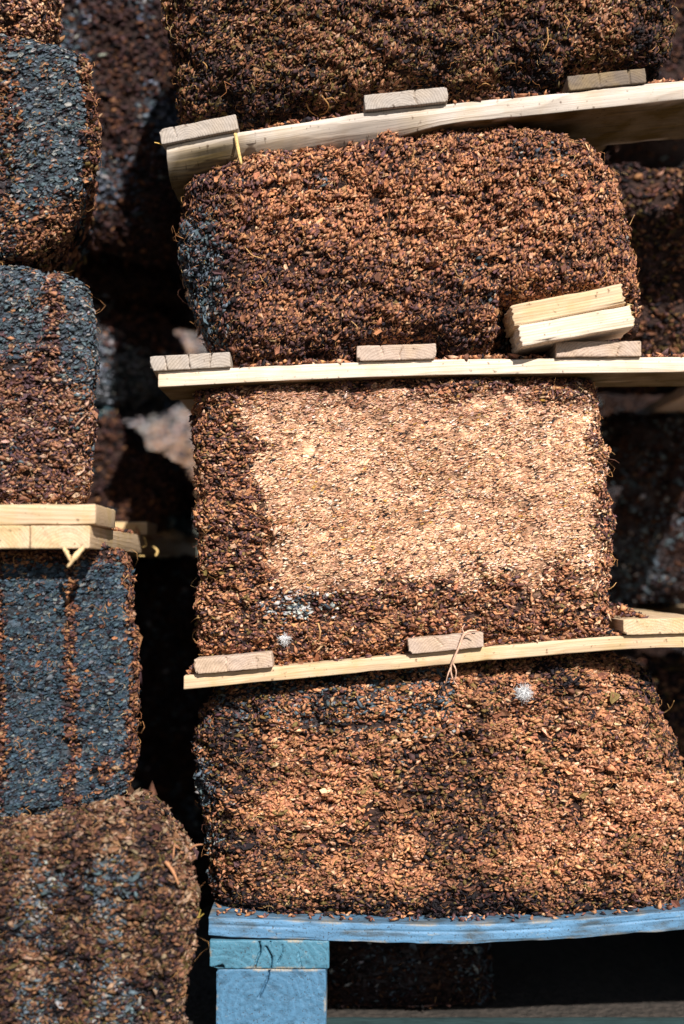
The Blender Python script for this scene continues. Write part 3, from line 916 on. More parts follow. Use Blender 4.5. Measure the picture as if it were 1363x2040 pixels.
block('dark brown pomace block behind, right of the reddish block', [(1178, 335), (1440, 330), (1700, 330), (1700, 726), (1178, 726)], 0.27, 0.35, 0.03, mossy, 58, **bk)
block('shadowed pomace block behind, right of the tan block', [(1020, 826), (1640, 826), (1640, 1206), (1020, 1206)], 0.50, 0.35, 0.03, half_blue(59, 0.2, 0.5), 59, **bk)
block('dark pomace block behind, right of the long brown block, its hidden left part added to block sun', [(480, 1345), (1640, 1325), (1640, 1668), (480, 1668)], 0.44, 0.33, 0.03, col_brown(0.5, 0.8, 1, 1, 1, 0.05, 0.8, 0.45, seed=60), 60, **bk)  # unseen left part widened to keep sun out of the deck gaps
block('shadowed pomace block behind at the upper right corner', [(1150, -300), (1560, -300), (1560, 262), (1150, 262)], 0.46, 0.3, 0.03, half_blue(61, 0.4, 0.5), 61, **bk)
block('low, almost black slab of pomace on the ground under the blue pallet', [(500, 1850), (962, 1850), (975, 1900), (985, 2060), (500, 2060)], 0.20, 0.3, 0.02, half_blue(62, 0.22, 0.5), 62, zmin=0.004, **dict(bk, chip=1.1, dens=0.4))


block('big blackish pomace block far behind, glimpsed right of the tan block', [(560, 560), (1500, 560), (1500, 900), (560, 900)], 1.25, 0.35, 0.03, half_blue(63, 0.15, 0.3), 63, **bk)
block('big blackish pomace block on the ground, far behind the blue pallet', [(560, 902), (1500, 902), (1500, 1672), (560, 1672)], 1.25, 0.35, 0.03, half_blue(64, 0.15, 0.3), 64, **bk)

# ------------------------------------------------------------------ boards
def lines(L, r, step):
    n = max(2, int(L / step))
    c = np.linspace(-L / 2 + r, L / 2 - r, n)
    return np.concatenate([[-L / 2, -L / 2 + r * 0.3], c, [L / 2 - r * 0.3, L / 2]])


def board(name, parent, base, size, axis, mat, seed, bend=None, bow_x=0.0, step=(0.03, 0.009, 0.008), cracks=(), rough_end=0.0, pith=None, r=0.0014, chips=0.5, roll=0.0, at=(0, 0, 0), cap_step=None, shade_wear=False):
    """rounded box: size = (length, width, thickness); axis 'x' or 'y' is where the length runs.
    cracks: polylines on the near end cap, in metres (across, up) from its centre, with a width.
    bend(P) moves finished points."""
    rng = np.random.default_rng(seed)
    L, Wd, H = size
    gl_ = lines(L, r, step[0]); gw = lines(Wd, r, step[1]); gh = lines(H, r, step[2])
    if cap_step:
        cw, ch = lines(Wd, r, cap_step), lines(H, r, cap_step)
    Vs, Fs, off, caps = [], [], 0, []

    def face(U, Vv, fn, capflag):
        nonlocal off
        A, B = np.meshgrid(U, Vv)
        p = fn(A.ravel(), B.ravel())
        nu, nv_ = len(U), len(Vv)
        i = np.arange(nu * nv_).reshape(nv_, nu) + off
        Fs.append(np.stack([i[:-1, :-1].ravel(), i[:-1, 1:].ravel(), i[1:, 1:].ravel(), i[1:, :-1].ravel()], 1))
        Vs.append(p); caps.append(np.full(len(p), capflag)); off += len(p)

    o = lambda v, k: np.full_like(v, k)
    face(gl_, gw, lambda a, b: np.stack([a, b, o(a, H / 2)], 1), 0)
    face(gl_, gw[::-1], lambda a, b: np.stack([a, b, o(a, -H / 2)], 1), 0)
    face(gl_, gh, lambda a, b: np.stack([a, o(a, -Wd / 2), b], 1), 0)
    face(gl_, gh[::-1], lambda a, b: np.stack([a, o(a, Wd / 2), b], 1), 0)
    uw, uh = (cw, ch) if cap_step else (gw, gh)
    face(uw[::-1], uh, lambda a, b: np.stack([o(a, -L / 2), a, b], 1), 1)
    face(gw, gh, lambda a, b: np.stack([o(a, L / 2), a, b], 1), 2)
    P = np.concatenate(Vs); cf = np.concatenate(caps)
    half = np.array([L, Wd, H]) / 2
    inner = np.clip(P, -half + r, half - r)
    dlt = P - inner
    nn = np.linalg.norm(dlt, axis=1, keepdims=True)
    dirn = dlt / np.maximum(nn, 1e-9)
    P = inner + dirn * np.minimum(nn, r)
    sd = np.array([seed * 0.37, seed * 0.11, 0.0])
    P = P + dirn * (0.0005 * fbm((P + sd) * (0.15, 1, 1), 0.006, seed, 2))[:, None]
    # worn arrises
    edge = ((np.abs(P[:, 1]) > half[1] - 0.003) & (np.abs(P[:, 2]) > half[2] - 0.003)).astype(float)
    P[:, 1:] -= np.sign(P[:, 1:]) * (edge * chips * 0.0022 * np.clip(fbm((P + sd) * (0.5, 1, 1), 0.012, seed + 3, 2), 0, 1))[:, None]
    if rough_end:
        e = np.abs(P[:, 0]) > half[0] - r * 1.1
        zz = np.stack([P[:, 2] * 0 + np.sign(P[:, 0]) * 5, P[:, 1] * 0.25, P[:, 2]], 1)
        P[:, 0] += np.where(e, rough_end * vnoise(zz / 0.0028, seed + 8) * np.sign(P[:, 0]), 0)
    darkv = np.zeros(len(P))
    for (pts, wdt, dep) in cracks:
        pts = np.array(pts, float)
        a2 = P[:, 1:3]
        best = np.full(len(P), 9.0); ww = np.full(len(P), wdt)
        for i in range(len(pts) - 1):
            A_, B_ = pts[i], pts[i + 1]
            ab = B_ - A_
            t_ = np.clip(((a2 - A_) @ ab) / (ab @ ab), 0, 1)
            dd = np.linalg.norm(a2 - (A_ + t_[:, None] * ab), axis=1)
            best = np.minimum(best, dd)
        m_ = (cf == 1) * (1 - sstep(wdt * 0.45, wdt, best))
        P[:, 0] += m_ * dep
    pc = pith if pith is not None else (rng.uniform(-0.03, 0.03), -rng.uniform(0.01, 0.06))
    g = P.copy(); g[:, 1] -= pc[0]; g[:, 2] -= pc[1]; g[:, 0] += seed * 0.83
    if axis == 'y':
        # the near end cap (-L/2) faces the camera: length -> +Y, width -> -X... keep right handed
        Q = np.stack([-P[:, 1], P[:, 0], P[:, 2]], 1)
    else:
        Q = P.copy()
    if roll:
        c_, s_ = math.cos(roll), math.sin(roll)
        Q = np.stack([Q[:, 0] * c_ - Q[:, 2] * s_, Q[:, 1], Q[:, 0] * s_ + Q[:, 2] * c_], 1)
    Q = Q + np.array(at)
    if bend is not None:
        Q = bend(Q)
    me = mesh(name, Q - np.array(base), Fs, gco=g, smooth=True)
    if shade_wear:                                  # underside shade painted as a dark tone on the bottom face
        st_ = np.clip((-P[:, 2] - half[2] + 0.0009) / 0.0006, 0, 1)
        if shade_wear == 'bark_shade':  # bark look and shade painted low on the front wane
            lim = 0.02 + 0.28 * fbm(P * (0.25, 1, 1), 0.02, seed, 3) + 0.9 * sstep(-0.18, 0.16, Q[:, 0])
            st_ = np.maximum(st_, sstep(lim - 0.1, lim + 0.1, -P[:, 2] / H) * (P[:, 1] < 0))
        if shade_wear in ('grime', 'paint'):         # paint worn off the arrises
            e2 = half[1:] - np.abs(P[:, 1:])
            near = np.minimum(e2[:, 0], e2[:, 1]) if shade_wear == 'paint' else np.maximum(e2[:, 0], e2[:, 1])
            e3 = half[0] - np.abs(P[:, 0])
            near = np.where(e3 < 0.003, np.minimum(e2[:, 0], e2[:, 1]), np.maximum(near, 0) + 0.0)
            bv = sstep(0.0035, 0.0008, near) if False else 1 - sstep(0.0006, 0.0042, near)
            bv = bv * sstep(0.05, 0.45, fbm(P, 0.016, seed + 71, 3))
            a = me.attributes.new('bare', 'FLOAT', 'POINT')
            a.data.foreach_set('value', bv.astype(np.float32))
        if shade_wear == 'grime':                    # dirt gathered along the groove, the arrises and under the pomace
            gm = 0.85 * (np.abs(P[:, 2] + 0.0095) < 0.0016) * (P[:, 1] < 0) * sstep(-0.1, 0.35, fbm(P * (0.2, 1, 1), 0.02, 3, 2))
            gm = np.maximum(gm, 0.8 * (P[:, 2] > half[2] - 0.0008))
            gm = np.maximum(gm, 0.8 * sstep(0.25, 0.5, fbm(P * (0.35, 1, 1), 0.018, 8, 3)))
            a = me.attributes.new('grime', 'FLOAT', 'POINT')
            a.data.foreach_set('value', gm.astype(np.float32))
        a = me.attributes.new('stain_shade', 'FLOAT', 'POINT')
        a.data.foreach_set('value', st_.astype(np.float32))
    return link(name, me, mat, parent)


def crackset(rng, n, w, h, up=True):
    out = []
    for i in range(n):
        x = rng.uniform(-w * 0.42, w * 0.42)
        l = rng.uniform(0.4, 0.95) * h
        top = h / 2 if rng.random() < 0.7 else h * 0.2
        out.append(([(x, top), (x + rng.uniform(-.002, .002), top - l * 0.5), (x + rng.uniform(-.003, .003), top - l)], 0.0008, 0.005))
    return out


def rack(label, edge, thick_px, board_w, slats, slat_h_px, depth, mats, seed, x1, group='slatted wooden racks between the pomace blocks', nboards=3, wane=False):
    """edge: photo points of the top edge of the front cross board; slats: list of (px0, px1, material, cracks)"""
    rng = np.random.default_rng(seed)
    e = np.array([W(a, b, 0) for a, b in edge])
    zf = lambda x: np.interp(x, e[:, 0], e[:, 2])
    xs = np.linspace(e[0, 0], e[-1, 0], 60)
    zs = zf(xs)
    for _ in range(6):
        zs[1:-1] = (zs[:-2] + zs[1:-1] * 2 + zs[2:]) / 4
    zf = lambda x: np.interp(x, xs, zs)
    slope = lambda x: (zf(x + 0.03) - zf(x - 0.03)) / 0.06
    th = thick_px * S
    x0 = e[0, 0]
    base = np.array([(x0 + x1) / 2, depth / 2, zf(x0) - th])
    root = empty('slatted_rack', base, label, 'wooden rack', group)
    ys = np.linspace(board_w / 2, depth - board_w / 2, nboards)
    for i, y in enumerate(ys):
        L = x1 - x0
        # twist the board a little and follow the sagging edge
        def bnd(Q, y=y):
            Q = Q.copy()
            if wane and i == 0:                 # the lower front edge follows the round of the log
                f = np.clip(-Q[:, 2] / th, 0, 1)
                amt = 0.030 * (1 - sstep(-0.02, 0.16, Q[:, 0])) + 0.003
                amt = amt * (1 + 0.25 * fbm(Q * (0.4, 1, 1), 0.03, 5, 2))
                near = 1 - np.clip((Q[:, 1]) / board_w, 0, 1)
                Q[:, 1] += amt * np.clip(f - 0.42 - 0.1 * vnoise(Q / 0.03, 9), 0, 1) ** 1.3 * near * 2
                Q[:, 2] -= 0.35 * amt * f ** 2
            Q[:, 2] += zf(Q[:, 0])
            return Q
        board('cross_board', root, base, (L, board_w, th), 'x', mats[0], seed + i, bend=bnd, shade_wear='bark_shade' if wane and i == 0 else True, at=((x0 + x1) / 2, y + rng.uniform(-.001, .001), -th / 2), chips=0.5, step=(0.016, 0.01, 0.006))
    for i, (a, b, m, cr, dy) in enumerate(slats):
        xa, xb = W(a, 0)[0], W(b, 0)[0]
        xc = (xa + xb) / 2
        h = slat_h_px * S * rng.uniform(0.94, 1.05)
        w = xb - xa
        ang = math.atan(slope(xc))
        board('slat', root, base, (depth + 0.012, w, h), 'y', m, seed * 3 + 50 + i, roll=ang,
              at=(xc - math.sin(ang) * h / 2, depth / 2 + dy, zf(xc) + h / 2 * math.cos(ang) + 0.0004), cracks=[([(-u, v) for u, v in pts], wd, dp) for pts, wd, dp in cr],
              step=(0.04, 0.006, 0.005), cap_step=0.0012, chips=1.2)
    return root, base, zf


h20 = 0.010
rk1 = rack('bowed slatted rack with a weathered front board, under the topmost block', [(331, 291), (420, 272), (480, 262), (600, 243), (730, 223), (900, 206), (1100, 186), (1363, 158), (1700, 128)], 36, 0.15,
           [(322, 478, M_end_grey, [([(-0.03, .01), (-.029, -.004)], .0007, .004)], 0.0), (727, 894, M_end_grey, [([(0.012, .01), (.010, 0.0), (.013, -.008)], .0007, .004)], 0.0), (1132, 1288, M_end_dark, [([(0.028, .01), (.029, -.012)], .001, .006), ([(-0.01, .01), (-.009, -.01)], .0006, .003)], 0.004), (1536, 1694, M_end_grey, [], 0)],
           30, 0.80, (M_pine_w, ), 101, W(1760, 0)[0], wane=True, nboards=2)
rk2 = rack('pale straight slatted rack across the middle, under the reddish block', [(315, 741), (500, 731), (700, 722), (900, 716), (1363, 711), (1760, 706)], 31, 0.115,
           [(301, 461, M_end_grey, [([(-0.032, .011), (-.029, -.011)], .0009, .006), ([(-0.002, .011), (-.001, -.011)], .0009, .006), ([(0.028, .011), (.024, -.004), (.024, -.011)], .0009, .006), ([(-0.052, .006), (-.048, -.009)], .0006, .004)], 0.0),
            (711, 869, M_end_pink, [([(0.008, .006), (.004, -.002), (.005, -.01)], .0007, .004), ([(-0.02, .011), (-.017, -.002)], .0006, .003)], 0.0), (1106, 1276, M_end_pink, [([(0.022, -.011), (.026, 0.002)], .0008, .004)], 0.0), (1520, 1680, M_end_pink, [], 0)],
           30, 0.80, (M_pine, ), 111, W(1760, 0)[0], nboards=2)
rk3 = rack('thin honey coloured slatted rack under the tan block', [(366, 1346), (545, 1329), (740, 1311), (955, 1290), (1115, 1276), (1240, 1266), (1363, 1262), (1760, 1258)], 28, 0.10,
           [(390, 545, M_end_pink, [([(-0.008, .01), (-.010, -.01)], .0006, .003)], -0.002), (814, 964, M_end_pink, [([(-0.014, .01), (-.006, 0.0), (-.004, -.002)], .0006, .003)], -0.002), (1240, 1404, M_pine_y, [], 0.0), (1580, 1730, M_pine_y, [], 0)],
           30, 0.80, (M_pine_y, ), 121, W(1760, 0)[0])


# the rack of the left stack: its long boards run away from the camera, slats lie across
def left_rack():
    Yf = -0.10
    a = W(180, 1047, Yf)
    z0 = a[2]; x1 = a[0]; x0 = x1 - 0.62
    th = 46 * S * 0.93
    base = np.array([(x0 + x1) / 2, 0.42, z0 - th])
    root = empty('slatted_rack', base, 'yellow cornered slatted rack of the left stack, its end grain and splinters facing forward', 'wooden rack', 'slatted wooden racks between the pomace blocks')
    for i, (xx, cw_) in enumerate(((x1 - 0.0352, 0.070), (x1 - 0.1225, 0.102), (x1 - 0.31, 0.1), (x1 - 0.57, 0.1))):
        board('cross_board', root, base, (1.06, cw_, th), 'y', M_pine_y, 301 + i, at=(xx, Yf + 0.53, z0 - th / 2), cap_step=0.0012,
              chips=0.6)
    wds = ((0.0, 0.125), (0.37, 0.095), (0.68, 0.10), (0.93, 0.10))
    for i, (y, w) in enumerate(wds):
        h = 42 * S * 0.93 if i == 0 else 0.02
        board('slat', root, base, (0.64, w, h), 'x', M_pine_y, 311 + i, at=((x0 + x1) / 2 - 0.004 - (0.0 if i < 3 else -0.01), Yf + y + w / 2, z0 + h / 2 + 0.0004), chips=1.5)
    # splinters torn off the lower corner
    for (p, q, r_) in (((128, 1092), (140, 1118), .0026), ((165, 1090), (134, 1130), .0034)):
        pa, pb = W(*p, Yf - 0.006), W(*q, Yf - 0.012)
        mid = (pa + pb) / 2 + np.array([0.001, -0.002, 0])
        tube_path('splinter', [pa - base, mid - base, pb - base], [r_ * 0.8, r_, r_ * 0.3], (0.72, 0.52, 0.28), M_fibre, root, sides=5, jitter=0.2)
    # curls of torn grain on the side
    for (pts, r_) in (([(286, 1068), (292, 1085), (284, 1090)], .0012), ([(252, 1098), (270, 1106), (288, 1108)], .0011), ([(305, 1088), (314, 1098), (310, 1108)], .002)):
        Y_ = 0.27
        pp = [W(a_, b_, Y_ - 0.02) - base for a_, b_ in pts]
        tube_path('splinter', pp, r_, (0.6, 0.42, 0.16), M_fibre, root, sides=5)
    return root, base, z0


rkL = left_rack()


# ------------------------------------------------------------------ the blue pallet
def blue_pallet():
    e = np.array([W(a, b, 0) for a, b in [(415, 1826), (560, 1833), (700, 1838), (900, 1844), (1100, 1836), (1363, 1813), (1640, 1795), (2200, 1792), (3300, 1792)]])
    xs = np.linspace(e[0, 0], e[-1, 0], 80); zs = np.interp(xs, e[:, 0], e[:, 2])
    for _ in range(10):
        zs[1:-1] = (zs[:-2] + zs[1:-1] * 2 + zs[2:]) / 4
    zf = lambda x: np.interp(x, xs, zs)
    x0 = e[0, 0]; x1 = x0 + 1.8
    base = np.array([(x0 + x1) / 2, 0.4, 0.0])
    root = empty('pallet', base, 'worn blue painted wooden pallet with cracked blocks under the lowest right block', 'pallet')
    th = 0.0245
    def bnd(Q):
        Q = Q.copy()
        gz = -0.0095 + 0.0006 * vnoise(Q / 0.05, 4)
        Q[:, 1] += np.where(Q[:, 1] < 0.004, 0.0022 * np.clip(1 - np.abs(Q[:, 2] - gz) / 0.0011, 0, 1) * (vnoise(Q / 0.04, 6) > -0.5), 0)
        Q[:, 2] += zf(Q[:, 0])
        return Q
    y = 0.0
    for i, w in enumerate((0.145, 0.14, 0.14, 0.14, 0.145)):
        board('deck_board', root, base, (1.8, w, th), 'x', M_blue, 401 + i, bend=bnd, at=((x0 + x1) / 2, y + w / 2, -th / 2), chips=0.4, shade_wear='grime', step=(0.03 if i else 0.009, 0.02, 0.008 if i else 0.0013))
        y += w + 0.02
    zb = W(0, 1874)[2]
    xl, xr = W(417, 0)[0], W(656, 0)[0]
    H1 = W(0, 1874)[2] - W(0, 1931)[2]
    wd1 = xr - xl
    cr = [([(-0.033 + .02, .019), (-.011, .004), (-.016, -.008), (-.019, -.02)], .0016, .010), ([(0.002, .019), (0.001, .012)], .0010, .006),
          ([(-0.004, .010), (.003, -.003), (.002, -.02)], .0014, .010), ([(0.016, .012), (.017, .003), (.011, -.01)], .0009, .006), ([(0.036, .004), (.041, -.02)], .0006, .003), ([(-0.06, -.016), (-.07, -.019)], .004, .012)]
    mir = lambda cs: [([(-u, v) for u, v in p], a, b) for p, a, b in cs]
    for k, xc in enumerate(((xl + xr) / 2, x0 + 0.9, x1 - wd1 / 2)):
        board('bearer', root, base, (0.79, wd1, H1), 'y', M_blue2, 421 + k, at=(xc, 0.395 + 0.001, zb - H1 / 2), cap_step=0.0012, shade_wear='paint', cracks=mir(cr) if k == 0 else [], chips=2.5, pith=(0.06, -0.05), r=0.002)
    zt = zb - H1 - 0.0006
    H2 = zt - 0.0225
    cr2 = [([(-0.002, H2 / 2), (-.004, H2 / 2 - .012), (-.012, H2 / 2 - .030), (-.016, H2 / 2 - .036)], .0014, .009)]
    w2 = 220 * S
    for k, xc in enumerate(((W(430, 0)[0] + W(650, 0)[0]) / 2, x0 + 0.9, x1 - w2 / 2)):
        for j, yy in enumerate((0.0, 0.35, 0.70)):
            board('spacer_block', root, base, (0.1, w2, H2), 'y', M_blue2 if k or j else M_blue3, 431 + 3 * k + j, at=(xc, yy + 0.052, 0.0225 + H2 / 2), cap_step=0.0012 if k + j == 0 else None,
                  cracks=mir(cr2) if k + j == 0 else [], pith=(0.018, 0.0), r=0.002, chips=2.0, shade_wear='paint')
    board('bottom_board', root, base, (1.8, 0.1, 0.022), 'x', M_blue4, 445, at=((x0 + x1) / 2, 0.05, 0.0112))
    for k, xc in enumerate((x0 + wd1 / 2, x0 + 0.9, x1 - wd1 / 2)):
        board('bottom_board', root, base, (0.69, 0.12, 0.022), 'y', M_blue4, 446 + k, at=(xc, 0.102 + 0.345, 0.0112))
    return root, base, zf


M_blue3 = blue_mat('mid_blue_paint', (0.075, 0.20, 0.335), 0.35)
M_blue4 = blue_mat('shaded_green_blue_paint', (0.035, 0.070, 0.072), 0.2)  # darker copy of the blue paint, with shade under the deck put in
pal = blue_pallet()


# ------------------------------------------------------------------ loose board offcut
def offcut():
    base = W(1020, 700, -0.02)
    root = empty('board_offcut', base, 'sawn offcut of two pale boards lying tilted on the middle rack', 'wood offcut')
    ang = math.radians(11.5)
    cen = W(1128, 641, 0.012)
    dirx = np.array([math.cos(ang), 0, math.sin(ang)]); up = np.array([-math.sin(ang), 0, math.cos(ang)])
    h = 0.0265
    for k, (o_, L, m, extra, lift) in enumerate(((-1, 0.142, M_pine, math.radians(1.5), 0.0), (1, 0.139, M_pine_y, 0, 0.0006))):
        c = cen + up * (o_ * (h / 2 + 0.0003)) + dirx * (0.003 if o_ < 0 else -0.002)
        board('board', root, base, (L, 0.075, h), 'x', m, 501 + k, roll=ang - extra, at=c, rough_end=0.0026, step=(0.01, 0.006, 0.0012), chips=0.8, pith=(0.01, -0.16))
    rng = np.random.default_rng(5)
    for k in range(12):
        z_ = rng.uniform(-0.024, 0.004)
        s0 = cen + dirx * 0.070 + up * z_ + np.array([0, -0.036 + rng.uniform(0, .012), 0])
        s1 = s0 + dirx * rng.uniform(.004, .009) + up * rng.uniform(-.003, .002)
        tube_path('splinter', [s0 - base, (s0 + s1) / 2 - base, s1 - base], [0.0009, 0.0007, 0.0002], (0.75, 0.55, 0.26), M_fibre, root, sides=4, sub=2)
    return root


offcut()


# ------------------------------------------------------------------ small separate things
def straw(label, pts, rad, col, cat='straw', name='straw_piece', group=None, sides=6, flatn=None):
    P3 = [W(a, b, y) for a, b, y in pts]
    o = tube_path(name, P3, rad, col, M_fibre, None, sides=sides, jitter=0.06, origin=P3[0])
    return tag(o, label, cat, group)


straw('flat yellow straw stuck across the weathered front board of the bowed rack', [(469, 266, -0.0035), (474, 295, -0.005), (481, 328, -0.004)], [0.0022, 0.0024, 0.0019], (0.78, 0.55, 0.22), 'straw')
straw('short yellow straw poking out under the left end of the bowed rack', [(308, 284, 0.01), (320, 287, 0.015), (333, 294, 0.02)], 0.0008, (0.7, 0.45, 0.12), 'straw')


def pale_root():
    base = W(925, 1262, -0.02)
    root = empty('dried_grape_stalk', base, 'pale pink forked grape stalk hanging over the edge of the honey coloured rack', 'grape stalk')
    col = (0.72, 0.45, 0.32)
    Y = -0.012
    paths = [([(950, 1256, Y), (932, 1258, Y), (922, 1268, Y), (914, 1290, Y), (905, 1310, Y), (898, 1330, Y + .005), (902, 1352, Y + .008), (914, 1370, Y + .01)], [.0009, .0016, .0018, .0013, .0012, .0013, .0009, .0005]),
             ([(898, 1330, Y + .003), (892, 1345, Y), (888, 1362, Y + .004)], [.001, .0008, .0004]),
             ([(903, 1322, Y + .003), (909, 1338, Y), (906, 1356, Y + .003)], [.0009, .0008, .0004]),
             ([(922, 1268, Y), (935, 1262, Y - .004), (945, 1268, Y - .004)], [.0012, .0008, .0004]),
             ([(925, 1262, Y), (921, 1252, Y - .002), (926, 1244, Y)], [.001, .0007, .0004])]
    for pts, rr in paths:
        tube_path('stalk_branch', [W(*p) - base for p in pts], rr, col, M_fibre, root, sides=6, jitter=0.1)


pale_root()


def tuft(info, px, py, rad, hairs, label, seed, parent, base):
    rng = np.random.default_rng(seed)
    p, n = surf_at(info, px, py)
    p = p + np.array([0, -0.0065, 0])
    d0 = unit(rng.standard_normal((hairs, 3)) + np.array([0, -0.3, 0]))
    d = unit(d0 + 0.45 * rng.standard_normal((hairs, 3)))
    me = tubes('mould_tuft', np.repeat((p - base)[None], hairs, 0) + 0.42 * rad * d0 * (1, .6, 1), d, rng.standard_normal((hairs, 3)),
               rad * (0.25 + 0.75 * rng.random(hairs) ** 2), np.full(hairs, 0.00030), rng.uniform(0.2, 1.2, hairs), np.ones((hairs, 3)) * 0.8, rng, seg=3)
    iv, jf = ico()
    for _ in range(2):                           # a woolly heart: two subdivisions, ragged
        A_, B_, C_ = iv[jf[:, 0]], iv[jf[:, 1]], iv[jf[:, 2]]
        allv = np.concatenate([A_, B_, C_, unit(A_ + B_), unit(B_ + C_), unit(C_ + A_)])
        m_ = len(jf); i_ = np.arange(m_)
        a0, b0, c0_, ab, bc_, ca = (i_ + m_ * k for k in range(6))
        jf = np.concatenate([np.stack(v_, 1) for v_ in ((a0, ab, ca), (ab, b0, bc_), (ca, bc_, c0_), (ab, bc_, ca))])
        uq, inv = np.unique(np.round(allv, 5), axis=0, return_inverse=True)
        iv = uq; jf = inv.reshape(-1)[jf]
    rr_ = rad * 0.62 * (1 + 0.45 * fbm(iv * 0.02 + seed, 0.012, seed, 3))
    Vh = (p - base)[None] + iv * rr_[:, None] * np.array([1, 0.6, 0.95])
    Fh = jf
    nv0 = len(me.vertices)
    V0 = np.zeros(nv0 * 3, dtype=np.float32); me.vertices.foreach_get('co', V0)
    F0 = np.zeros(len(me.loops), dtype=np.int32); me.loops.foreach_get('vertex_index', F0)
    me = mesh('mould_tuft', np.concatenate([V0.reshape(-1, 3), Vh.reshape(-1, 3)]), [F0.reshape(-1, 4), Fh.reshape(-1, 3) + nv0])
    o = link('mould_tuft', me, M_white, parent)
    o['label'] = label
    return o


tuft(b_5[2], 1039, 1382, 0.0120, 420, 'round white fluffy mould tuft', 3, b_5[0], b_5[1])
tuft(b_3[2], 567, 1274, 0.0085, 260, 'small white fluffy mould tuft', 4, b_3[0], b_3[1])


# bigger single stalks standing out of the blocks
def stalks(blk, lst, col=(0.55, 0.32, 0.13)):
    root, base, info = blk
    for pts, r_ in lst:
        P3 = []
        for i, (a, b, lift) in enumerate(pts):
            p, n = surf_at(info, a, b)
            k = (D0 + p[1] - lift) / D0 * S
            P3.append(np.array([(a - 681.5) * k, p[1] - lift, ZC + (HY - b) * k]) - base)
        rr = np.linspace(r_, r_ * 0.45, len(P3))
        tube_path('stalk', P3, rr, col, M_fibre, root, sides=5, jitter=0.08)


stalks(b_2, [([(488, 492, .002), (502, 508, .008), (516, 513, .008), (524, 516, .003)], .0009), ([(548, 382, .003), (562, 398, .009), (578, 408, .007), (592, 420, .002)], .0006),
             ([(518, 548, .003), (524, 560, .006), (532, 567, .003)], .0006), ([(1248, 460, .0), (1256, 445, .004), (1264, 428, .006)], .0007), ([(940, 285, .003), (950, 272, .006), (965, 278, .004)], .0007),
             ([(820, 318, .002), (826, 300, .007), (822, 290, .005)], .0006), ([(876, 306, .002), (884, 298, .007), (890, 294, .005)], .0008), ([(905, 535, .002), (912, 548, .007), (920, 552, .003)], .0005),
             ([(700, 640, .003), (712, 652, .008), (708, 664, .004)], .0007)])
stalks(b_2, [([(395, 628, .0), (388, 640, .004), (392, 655, .006), (386, 668, .006)], .0008), ([(372, 545, .002), (364, 560, .004), (368, 575, .004)], .0012)], (0.24, 0.13, 0.08))
stalks(b_top, [([(1090, 55, .004), (1092, 80, .012), (1084, 98, .010), (1078, 110, .004)], .0009), ([(640, 190, .004), (655, 210, .012), (648, 225, .010), (636, 228, .005)], .0013), ([(645, 200, .004), (662, 195, .010), (672, 205, .006)], .0010),
               ([(610, 205, .004), (618, 222, .012), (634, 232, .01)], .0011), ([(1124, 30, .004), (1134, 45, .010), (1128, 60, .006)], .0010), ([(540, 30, .002), (552, 18, .01), (566, 2, .008)], .0006),
               ([(400, 120, .002), (412, 132, .01), (410, 146, .006)], .0009), ([(950, 175, .002), (968, 166, .012), (990, 180, .008)], .0010)], (0.46, 0.25, 0.09))
stalks(b_3, [([(412, 1200, .0), (398, 1196, .006), (388, 1192, .008)], .0011), ([(400, 1196, .006), (392, 1204, .008), (390, 1212, .008)], .0009), ([(402, 1196, .006), (390, 1186, .008), (385, 1186, .008)], .0010),
             ([(406, 1250, .0), (388, 1258, .004), (384, 1270, .004), (394, 1282, .003)], .0009), ([(402, 1230, .0), (390, 1232, .004), (380, 1240, .004)], .0006), ([(634, 1242, .003), (638, 1258, .007), (636, 1276, .003)], .0013),
             ([(1212, 1175, .0), (1222, 1168, .004), (1228, 1160, .004)], .0008), ([(412, 1065, .0), (400, 1072, .004), (404, 1086, .004)], .0008), ([(396, 896, .0), (384, 896, .003), (376, 895, .003)], .0005),
             ([(1210, 895, .0), (1218, 900, .003), (1226, 906, .003)], .0004)])
stalks(b_5, [([(1322, 1420, .0), (1336, 1410, .006), (1343, 1396, .006)], .0012), ([(1334, 1412, .005), (1330, 1402, .007)], .0008), ([(1110, 1550, .002), (1120, 1572, .008), (1118, 1582, .004)], .0005),
             ([(860, 1620, .002), (866, 1640, .006), (858, 1650, .003)], .0005), ([(900, 1510, .002), (912, 1500, .007), (918, 1506, .003)], .0008)], (0.5, 0.3, 0.11))
stalks(b_D, [([(330, 1716, .003), (346, 1738, .010), (356, 1762, .008)], .0028), ([(345, 1710, .003), (347, 1690, .01), (350, 1676, .006)], .0011), ([(378, 1692, .0), (390, 1684, .005), (404, 1682, .005)], .0014)], (0.5, 0.24, 0.12))
stalks(b_D, [([(384, 1820, .0), (395, 1828, .003), (406, 1820, .003)], .0010), ([(396, 1826, .003), (400, 1812, .004)], .0008)], (0.42, 0.3, 0.06))
stalks(b_B, [([(150, 850, .002), (160, 838, .006), (170, 828, .003)], .0014)], (0.5, 0.3, 0.2))


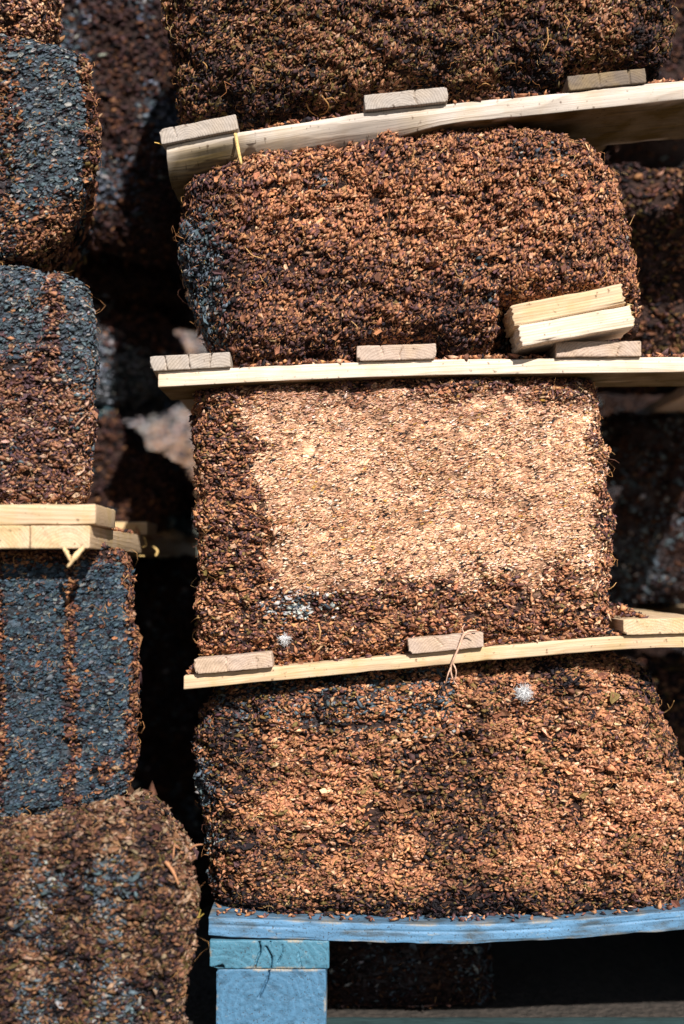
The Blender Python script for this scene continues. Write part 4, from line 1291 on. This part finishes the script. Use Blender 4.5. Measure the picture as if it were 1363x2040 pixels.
# crumbs lying on the racks and the pallet
def crumbs(label, areas, n, seed, colf=(1.1, 1.2, 1, 1, .6, .3), cat='pomace crumbs'):
    rng = np.random.default_rng(seed)
    P = []
    for (x0, x1, y0, y1, zfun, heap, wgt) in areas:
        m = int(n * wgt)
        x = rng.uniform(x0, x1, m); y = rng.uniform(y0, y1, m)
        u = (x - x0) / (x1 - x0); v = (y - y0) / (y1 - y0)
        hh = heap * np.clip(1.3 * np.sin(np.pi * np.clip(u, 0, 1)) * np.sin(np.pi * np.clip(v * 0.9 + 0.1, 0, 1)), 0.05, 1) * rng.random(m) ** 0.7
        P.append(np.stack([x, y, zfun(x) + 0.0015 + hh], 1))
    P = np.concatenate(P); m = len(P)
    base = P.min(0)
    col, _ = pick(rng, m, colf, [ORANGE, BROWN, UMBER, PLUM, BLACK, PALE])
    t, b, nv = frames(np.tile([0, 0, 1.0], (m, 1)), (1, 0, 0), 0.6, rng, 1.0)
    kind = rng.random(m)
    tid = np.where(kind < 0.6, rng.choice(T_SKIN, m), np.where(kind < 0.7, rng.choice(T_SEED, m), rng.choice(T_FLAKE, m)))
    me = scatter_mesh('pomace_crumbs', P - base, t, b, nv, 0.0072 * np.exp(0.3 * rng.standard_normal(m)), tid, col, rng)
    o = link('pomace_crumbs', me, M_skin, None, base)
    tag(o, label, cat, kind='stuff')
    return o


X = lambda px: W(px, 0)[0]
z1, z2, z3 = rk1[2], rk2[2], rk3[2]
crumbs('dark crumbs fallen between the slats of the bowed rack', [(X(484), X(720), .001, .10, z1, .006, .34), (X(902), X(1126), .001, .10, z1, .005, .33), (X(1292), X(1380), .004, .1, z1, .005, .33)], 900, 1)
crumbs('brown crumbs fallen between the slats of the middle rack', [(X(466), X(706), .001, .08, z2, .007, .4), (X(874), X(1100), .001, .08, z2, .007, .35), (X(1280), X(1400), .004, .12, z2, .007, .25)], 1300, 2)
crumbs('crumbs and stalk bits heaped on the honey coloured rack right of the tan block', [(X(972), X(1120), .002, .1, z3, .009, .25), (X(1120), X(1236), .002, .12, z3, .018, .4), (X(1205), X(1300), .02, .2, lambda x: z3(x) + 0.019, .016, .22), (X(550), X(808), .004, .1, z3, .004, .1), (X(368), X(388), .01, .1, z3, .006, .03)], 1900, 3)
crumbs('rusty crumbs lying behind the first slat of the left rack', [(-0.5, -0.297, .03, .26, lambda x: 0 * x + rkL[2], .014, .8), (-0.5, -0.30, .37, .56, lambda x: 0 * x + rkL[2], .012, .2)], 1100, 4)
crumbs('loose crumbs along the foot of the lowest block on the blue pallet', [(X(430), X(1400), .004, .05, lambda x: pal[2](x), .004, 1)], 260, 5)
